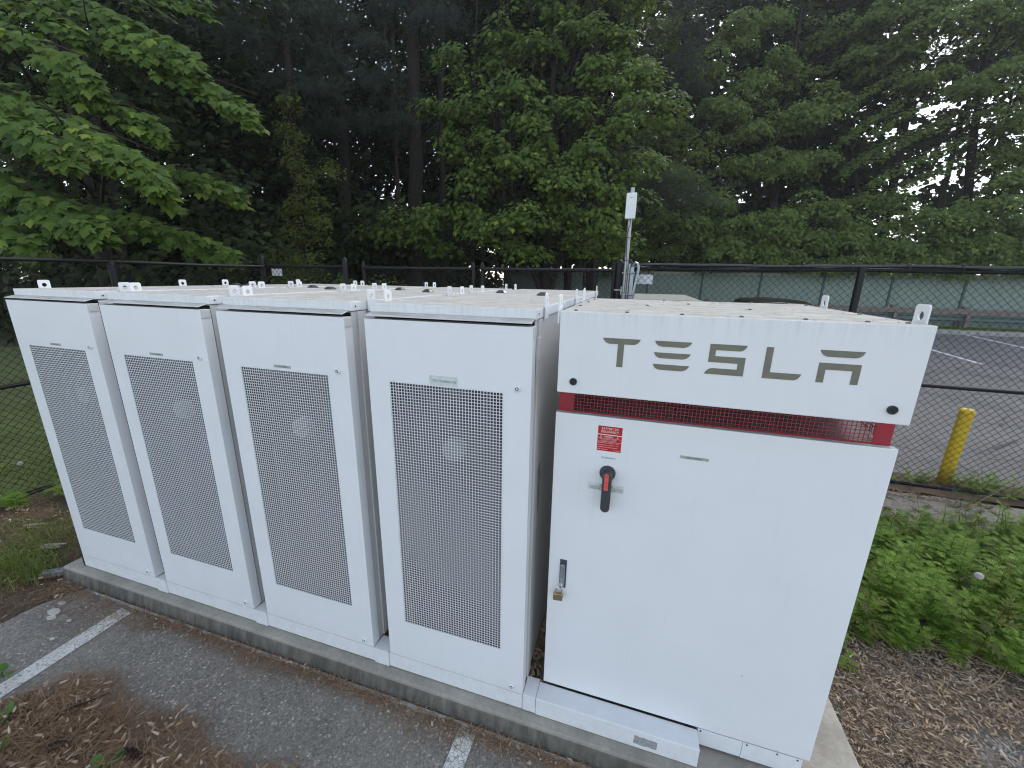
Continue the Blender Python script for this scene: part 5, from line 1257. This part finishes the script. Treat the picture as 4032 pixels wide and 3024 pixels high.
# lobed weeds (mugwort) right of the pad
lobe = []
def quad(a, b, w): a, b = np.array(a), np.array(b); d = b - a; n_ = np.array([-d[1], d[0], 0]); n_ = n_ / np.linalg.norm(n_) * w; return [a, a + d * .5 + n_, b, a + d * .5 - n_]
W_V = []
for a, b, w in (((0, 0, 0), (0, 1, -.12), .085), ((0, .20, 0), (.36, .50, -.06), .075), ((0, .20, 0), (-.36, .50, -.06), .075), ((0, .44, -.02), (.36, .80, -.12), .075), ((0, .44, -.02), (-.36, .80, -.12), .075), ((0, .68, -.04), (.18, 1.0, -.14), .05), ((0, .68, -.04), (-.18, 1.0, -.14), .05)):
    W_V += quad(a, b, w)
W_V = np.array(W_V); W_F = np.arange(len(W_V)).reshape(-1, 4)
def weed_patch(name, spots, h, nl, size, mat, label):
    P, N, T, S = [], [], [], []; stems = MB()
    for x, y, hh in spots:
        H_ = h * hh; ax = Vector((random.gauss(0, .18), random.gauss(0, .18), 1)).normalized()
        stems.tube([(x, y, 0), tuple(Vector((x, y, 0)) + ax * H_)], [.003, .0015], 3, False)
        for k in range(nl):
            u = (k + .5) / nl; a = k * 2.4 + random.random(); p = Vector((x, y, 0)) + ax * H_ * (.25 + .75 * u)
            o_ = Vector((math.cos(a), math.sin(a), 0)); up_ = .15 + 1.0 * u ** 2
            P.append(p); T.append(o_ + Vector((0, 0, up_ * .9 - .15))); N.append(Vector((0, 0, 1)) - o_ * up_ * .5 + Vector((random.gauss(0, .2), random.gauss(0, .2), 0))); S.append(size * (1.1 - .45 * u) * random.uniform(.8, 1.2))
    V, F = scatter(W_V, W_F, np.array(P), np.array(N), np.array(T), np.array(S))
    o = npmesh(name, V, F, mat, tints(len(P), len(W_V))); tag(o, label, 'weeds', None, 'stuff')
    so_ = stems.build('stems', mat, o, recalc=False); so_['kind'] = 'stuff'
    return o
spots = []
while len(spots) < 1150:
    x, y = random.uniform(2.42, 6.4), random.uniform(.80, 3.15)
    low = 1.16 + .10 * ns(x, y, 3) - (.10 if x < 2.7 else 0); top = 2.75 + .22 * (x - 3.4) * .6 + .25 * ns(x, y, 2.2)
    if x < 2.75: low = 1.02
    if y < low or y > min(top, 3.2): continue
    e = min(1, (y - low) / .4 + .35) * min(1, (top - y) / .3 + .35)
    if ns(x, y, 3.1, 7) < -.30 and random.random() < .8: continue
    spots.append((x, y, e * random.uniform(.65, 1.15) * (1 + .75 * ns(x, y, 1.9, 2))))
weed_patch('weed_patch', spots, .38, 20, .076, 'weed', 'dense bright green lobed weeds growing right of the inverter cabinet')
spots = [(random.uniform(2.6, 4.4), random.uniform(1.1, 2.9), random.uniform(.75, 1.25)) for _ in range(40)]
weed_patch('weed_patch', spots, .40, 9, .12, 'leaf_yel', 'taller yellow green stems standing up through the weeds')
spots = [(random.gauss(5.0, .25), random.gauss(3.95, .08), random.uniform(.5, 1)) for _ in range(26)] + [(random.uniform(3.9, 6.5), random.gauss(3.9, .06), random.uniform(.3, .7)) for _ in range(26)]
weed_patch('weed_patch', spots, .26, 10, .07, 'weed', 'sparse weeds at the foot of the yellow bollard')
spots = [(random.gauss(-4.15, .16), random.gauss(.78, .10), random.uniform(.6, 1)) for _ in range(22)] + [(random.gauss(-4.5, .08), random.gauss(.42, .07), random.uniform(.4, .6)) for _ in range(5)]
weed_patch('weed_patch', spots, .26, 9, .11, 'weed', 'low serrated weeds at the foot of the left fence')
spots = [(2.52 + random.gauss(0, .03), .93 + random.gauss(0, .04), random.uniform(.4, .8)) for _ in range(5)]
weed_patch('weed_patch', spots, .16, 7, .06, 'weed', 'small weed sprig on the litter by the right edge of the pad')

def grass(name, pts, h, w, mat, label):
    n = len(pts); P = np.array(pts); a = rng.random(n) * 2 * np.pi; ln_ = rng.uniform(.15, .9, n)
    T0 = np.stack([np.cos(a) * ln_, np.sin(a) * ln_, np.ones(n)], 1); T0 = unit(T0); side = np.stack([-np.sin(a), np.cos(a), np.zeros(n)], 1)
    Hh = h * rng.uniform(.5, 1.2, n)[:, None]
    p1 = P + T0 * Hh * .55; p2 = p1 + unit(T0 + np.stack([np.cos(a), np.sin(a), -.9 * np.ones(n)], 1) * .8) * Hh * .5
    V = np.stack([P - side * w, P + side * w, p1 - side * w * .8, p1 + side * w * .8, p2], 1).reshape(-1, 3)
    F = (np.array([(0, 1, 3), (0, 3, 2), (2, 3, 4)])[None] + (np.arange(n) * 5)[:, None, None]).reshape(-1, 3)
    o = npmesh(name, V, F, mat, tints(n, 5)); return tag(o, label, 'grass', None, 'stuff')
pts = [(random.gauss(-3.33, .14), random.gauss(-.10, .10), 0) for _ in range(700)] + [(random.gauss(-3.65, .2), random.gauss(.15, .13), 0) for _ in range(330)] + [(random.gauss(-3.05, .07), random.gauss(-.12, .06), 0) for _ in range(140)]
grass('grass_tuft', pts, .16, .0022, 'grass', 'pale straggling grass tuft left of the pad corner')
pts = [(random.uniform(-9, -4.8), random.uniform(-1, 5.2), .02) for _ in range(16000)]
grass('grass', pts, .045, .006, 'grass', 'short mossy grass beyond the left fence')
pts = [(x, y, 0) for x, y in [(random.uniform(-4.65, -2.85), random.uniform(-.2, 2.2)) for _ in range(5000)] if ns(x, y, 2.2, 4) > .02][:2600]
grass('moss', pts, .022, .004, 'grass', 'patches of moss and short grass on the soil between pad and left fence')
pts = [(random.uniform(2, 40), random.uniform(23.0, 24.5), .1) for _ in range(5000)]
grass('grass', pts, .16, .02, 'grass', 'rough grass under the guard rail beyond the far kerb')

# dry arching stalks at the right
def stalk(pts, r, label, seed=True):
    mb = MB(); P_ = [Vector(p) for p in pts]; fine = []
    for i in range(13):
        u = i / 12; a, b, c = P_[0], P_[1], P_[2]; fine.append(a * (1 - u) ** 2 + b * 2 * u * (1 - u) + c * u * u)
    mb.tube(fine, [r * (1 - .06 * i) for i in range(13)], 5, False)
    if seed:
        for i in range(60):
            u = random.uniform(.62, 1); k = int(u * 12); p = fine[min(12, k)].lerp(fine[min(12, k + 1)], u * 12 - k)
            q = p + Vector((random.gauss(0, 1), random.gauss(0, 1), random.gauss(0, 1))).normalized() * .016
            mb.tube([p, q], [.0022, .0008], 3, False)
    return tag(mb.build('dry_stalk', 'dry_stem', None, recalc=False), label, 'dry stalk', 'dry stalks over the weeds at the right')
stalk([(4.25, 1.70, .25), (3.95, 1.78, .52), (3.45, 1.62, .30)], .0035, 'pale arching dry stalk with feathery seed head left of the dandelion clock')
stalk([(3.75, 2.05, .33), (3.35, 2.1, .42), (3.0, 2.3, .48)], .0025, 'pale thin dry stalk lying across the upper left of the weeds')
stalk([(3.6, 2.25, .2), (4.0, 2.5, .55), (4.6, 2.6, .98)], .005, 'dark bare stalk leaning up out of the weeds to the right', False)
stalk([(3.15, .92, .02), (3.3, .9, .16), (3.6, 1.35, .03)], .004, 'tan curved stalk lying on the leaf litter', False)
stalk([(2.62, .55, .01), (2.9, .62, .05), (3.7, .2, .01)], .003, 'long tan straw across the patch of bare asphalt', False)
for i in range(9):
    x = 4.25 + i * .24 + random.uniform(-.08, .08)
    stalk([(x, 3.74, 0), (x + random.uniform(-.1, .2), 3.72, .25), (x + random.uniform(-.35, .45), 3.66, random.uniform(.35, .75))], .002, 'thin dry grass stalk at the foot of the right fence, %s from the left' % ['first', 'second', 'third', 'fourth', 'fifth', 'sixth', 'seventh', 'eighth', 'ninth'][i], False)
mb = MB()
for i in range(420):
    x, y = random.uniform(2.45, 4.6), random.uniform(.15, 1.45); a = random.gauss(2.6, .55); l_ = random.uniform(.12, .5)
    z_ = random.uniform(.01, .06)
    mb.tube([(x, y, z_), (x + math.cos(a) * l_ * .5, y + math.sin(a) * l_ * .5, z_ + random.uniform(0, .05)), (x + math.cos(a) * l_, y + math.sin(a) * l_, z_ * .6)], [.0012, .0011, .0006], 3, False)
tag(mb.build('dead_stems', 'dry_stem', None, recalc=False), 'tangle of fallen dry stems between the weeds and the pad corner', 'dead stems', None, 'stuff')

# dandelion clocks
def dandelion(loc, r, h, label):
    t_ = thing('dandelion', label, 'dandelion', loc)
    mb = MB(); mb.tube([(0, 0, 0), (.01, -.01, h * .6), (0, 0, h)], .0022, 5, False); mb.build('stem', 'weed', t_, recalc=False)
    mb = MB()
    for k in range(190):
        z_ = 1 - 2 * (k + .5) / 190; a = k * 2.39996; q = math.sqrt(1 - z_ * z_); d = Vector((q * math.cos(a), q * math.sin(a), z_)); c = Vector((0, 0, h))
        s1 = d.orthogonal().normalized(); s2 = d.cross(s1)
        mb.add([c + d * r * .15, c + d * r + s1 * r * .13, c + d * r - s1 * r * .07 + s2 * r * .12, c + d * r - s1 * r * .07 - s2 * r * .12], [(0, 1, 2), (0, 2, 3), (0, 3, 1), (1, 3, 2)])
    mb.lathe((0, 0, h - r * .15), (0, 0, 1), [(0, r * .12), (r * .2, r * .2), (r * .32, r * .06)], 8)
    mb.build('seed_head', 'fluff', t_, recalc=False)
dandelion((3.42, 1.46, 0), .022, .45, 'round white dandelion clock standing in the weeds at the right')
dandelion((-5.3, .80, 0), .024, .16, 'round white dandelion clock in the grass beyond the left fence')

# broad-leaved plants on the needle heap
def plant(loc, leaves, label, s=.07):
    t_ = thing('broad_leaved_plant', label, 'plant', loc)
    for k in range(leaves):
        a = k * 2.4 + loc[0]; el = random.uniform(.15, .7); mb = MB(); n = 16; l_ = s * random.uniform(.8, 1.3)
        rim = []
        for j in range(n):
            u = 2 * math.pi * j / n; rr = l_ * .5 * (1 + .07 * math.sin(u * 8)) * (1 - .22 * math.exp(-((u - math.pi) / .35) ** 2))
            rim.append((l_ * .55 + rr * math.cos(u), rr * .86 * math.sin(u), .010 * math.cos(2 * u) * (l_ / .07)))
        mb.add([(l_ * .5, 0, -.006)] + rim, [(0, 1 + j, 1 + (j + 1) % n) for j in range(n)])
        mb.tube([(0, 0, 0), (l_ * .15, 0, 0)], .0016, 4, False)
        ca, sa, ce, se = math.cos(a), math.sin(a), math.cos(el), math.sin(el); off = random.uniform(.0, .05)
        vv = []
        for x, y, z_ in mb.v:
            x2 = (x + off) * ce - z_ * se; z2 = (x + off) * se + z_ * ce + .02; vv.append((x2 * ca - y * sa, x2 * sa + y * ca, z2))
        mb.v = vv; mb.build('leaf', 'plant', t_, 0, True, recalc=False)
    mb = MB(); mb.tube([(0, 0, -.01), (0, 0, .04)], .003, 5, False); mb.build('stem', 'plant', t_, recalc=False)
plant((-1.80, -.85, 0), 9, 'broad leaved plant at the left edge beside the parking line', .07)
plant((-2.13, -.66, 0), 4, 'small broad leaved plant on the far side of the parking line at the left edge', .04)
plant((-1.60, -.95, 0), 6, 'broad leaved plant at the bottom left corner of the picture', .07)
plant((-1.03, -.84, 0), 6, 'small bright plant beside the pine cone at the bottom', .065)
# pine cones
def cone(loc, rot, label, s=1.0):
    t_ = thing('pine_cone', label, 'pine cone', loc); t_.rotation_euler = rot
    mb = MB(); mb.tube([(-.055 * s, 0, 0), (.055 * s, 0, 0)], [.010 * s, .007 * s], 8); mb.build('core', 'cone', t_)
    mb = MB()
    for k in range(84):
        u = k / 84; x = (-.055 + .11 * u) * s; a = k * 2.39996; r_ = (.016 + .012 * math.sin(math.pi * min(1, u * 1.15 + .1))) * s
        d = Vector((.35, math.cos(a), math.sin(a))).normalized(); sd_ = Vector((1, 0, 0)).cross(d).normalized(); c0 = Vector((x, 0, 0)); w = .0058 * s
        e = c0 + d * r_; mb.add([c0 - sd_ * w * .5, c0 + sd_ * w * .5, e + sd_ * w, e - sd_ * w], [(0, 1, 2, 3)], 0)
        mb.add([e + sd_ * w, e - sd_ * w, e + d * .003 * s - sd_ * w * .6 + Vector((.0015, 0, 0)), e + d * .003 * s + sd_ * w * .6 + Vector((.0015, 0, 0))], [(0, 1, 2, 3)], 1)
    mb.build('scales', ['cone', 'cone_tip'], t_, recalc=False)
cone((-.965, -.715, .035), (0, 0, R(12)), 'brown pine cone lying on the needle heap beside the small bright plant')
cone((-1.33, -.80, .045), (0, 0, R(35)), 'half buried brown pine cone on the needle heap, left of the other one', .85)
# twig on the heap and splinters of wood, metal channel by the pad corner
mb = MB(); branch(mb, (-1.60, -.80, .04), (-1.42, -.55, .03), .006, .003, .06, 6, 0, 6); tag(mb.build('twig', 'bark_brown', None, 0, True, recalc=False), 'straight brown twig lying on the needle heap', 'twig')
mb = MB(); branch(mb, (-1.16, -.72, .04), (-.90, -.68, .03), .0025, .002, .25, 8, .1, 5); tag(mb.build('twig', 'dry_stem', None, 0, True, recalc=False), 'pale curved twig above the pine cone', 'twig')
def splinter(loc, ang, ln_, w, label, n=4):
    t_ = thing('wood_splinter', label, 'wood', loc, ang)
    for k in range(n):
        o_ = (k - n / 2) * w * .5; a = random.uniform(-.05, .05) * ln_; mb = MB(); l2 = ln_ * random.uniform(.6, 1)
        mb.add([(-l2 / 2, o_, 0), (-l2 / 2 + .01, o_ + w * .3, 0), (l2 / 2, o_ + w * .2 + a, .002), (l2 / 2 - .02, o_ - w * .2 + a, .002), (-l2 / 2, o_, .010), (-l2 / 2 + .01, o_ + w * .3, .012), (l2 / 2, o_ + w * .2 + a, .008), (l2 / 2 - .02, o_ - w * .2 + a, .010)], [(0, 1, 2, 3), (4, 7, 6, 5), (0, 4, 5, 1), (1, 5, 6, 2), (2, 6, 7, 3), (3, 7, 4, 0)])
        mb.build('splinter', 'splinter', t_)
splinter((-3.38, .13, .012), R(28), .20, .03, 'weathered wood splinters on the moss nearest the pad corner', 5)
splinter((-3.92, .27, .012), R(32), .20, .018, 'weathered wood splinters farther left on the moss', 3)
splinter((-3.88, .64, .012), R(30), .16, .02, 'small weathered splinter beside the left edge of the cabinets', 2)
mb = MB(); mb.box(-.11, .11, -.024, -.020, 0, .04); mb.box(-.11, .11, .020, .024, 0, .04); mb.box(-.11, .11, -.020, .020, .037, .040)
ch = mb.build('metal_channel', 'galv', None, .002); ch.location = (-2.905, -.035, 0); ch.rotation_euler = (0, 0, R(38)); tag(ch, 'short galvanised metal channel butting against the left corner of the pad', 'metal channel')
for (x, y, s_) in ((-2.47, -.285, .05), (-2.42, -.32, .035), (-2.28, -.30, .018), (-2.20, -.42, .02), (-2.52, -.22, .03)):
    mb = MB(); mb.add([(x + s_ * (1 + .45 * ns(k, x * 9, .9)) * math.cos(a), y + s_ * .55 * (1 + .45 * ns(k, x * 7, .7)) * math.sin(a), .006 + .001 * (k % 2)) for k, a in enumerate([2 * math.pi * j / 13 for j in range(13)])], [tuple(range(13))])
    tag(mb.build('paint_flake', 'flake', None, recalc=False), {.05: 'largest pale crust of old paint on the asphalt', .035: 'second largest pale crust of old paint on the asphalt', .018: 'tiny pale crust of paint beside the parking line end', .02: 'small pale crust of paint nearest the parking line', .03: 'pale crust of paint nearest the left pad corner'}[s_], 'paint flake', 'paint flakes on the asphalt by the pad corner')

# thin scattering volume over the whole place, added to lift dark tree tones
hz = MB(); hz.box(-95, 95, -65, 115, -1.2, 27.5)
hz_o = hz.build('added_haze', 'added_haze'); hz_o['kind'] = 'stuff'
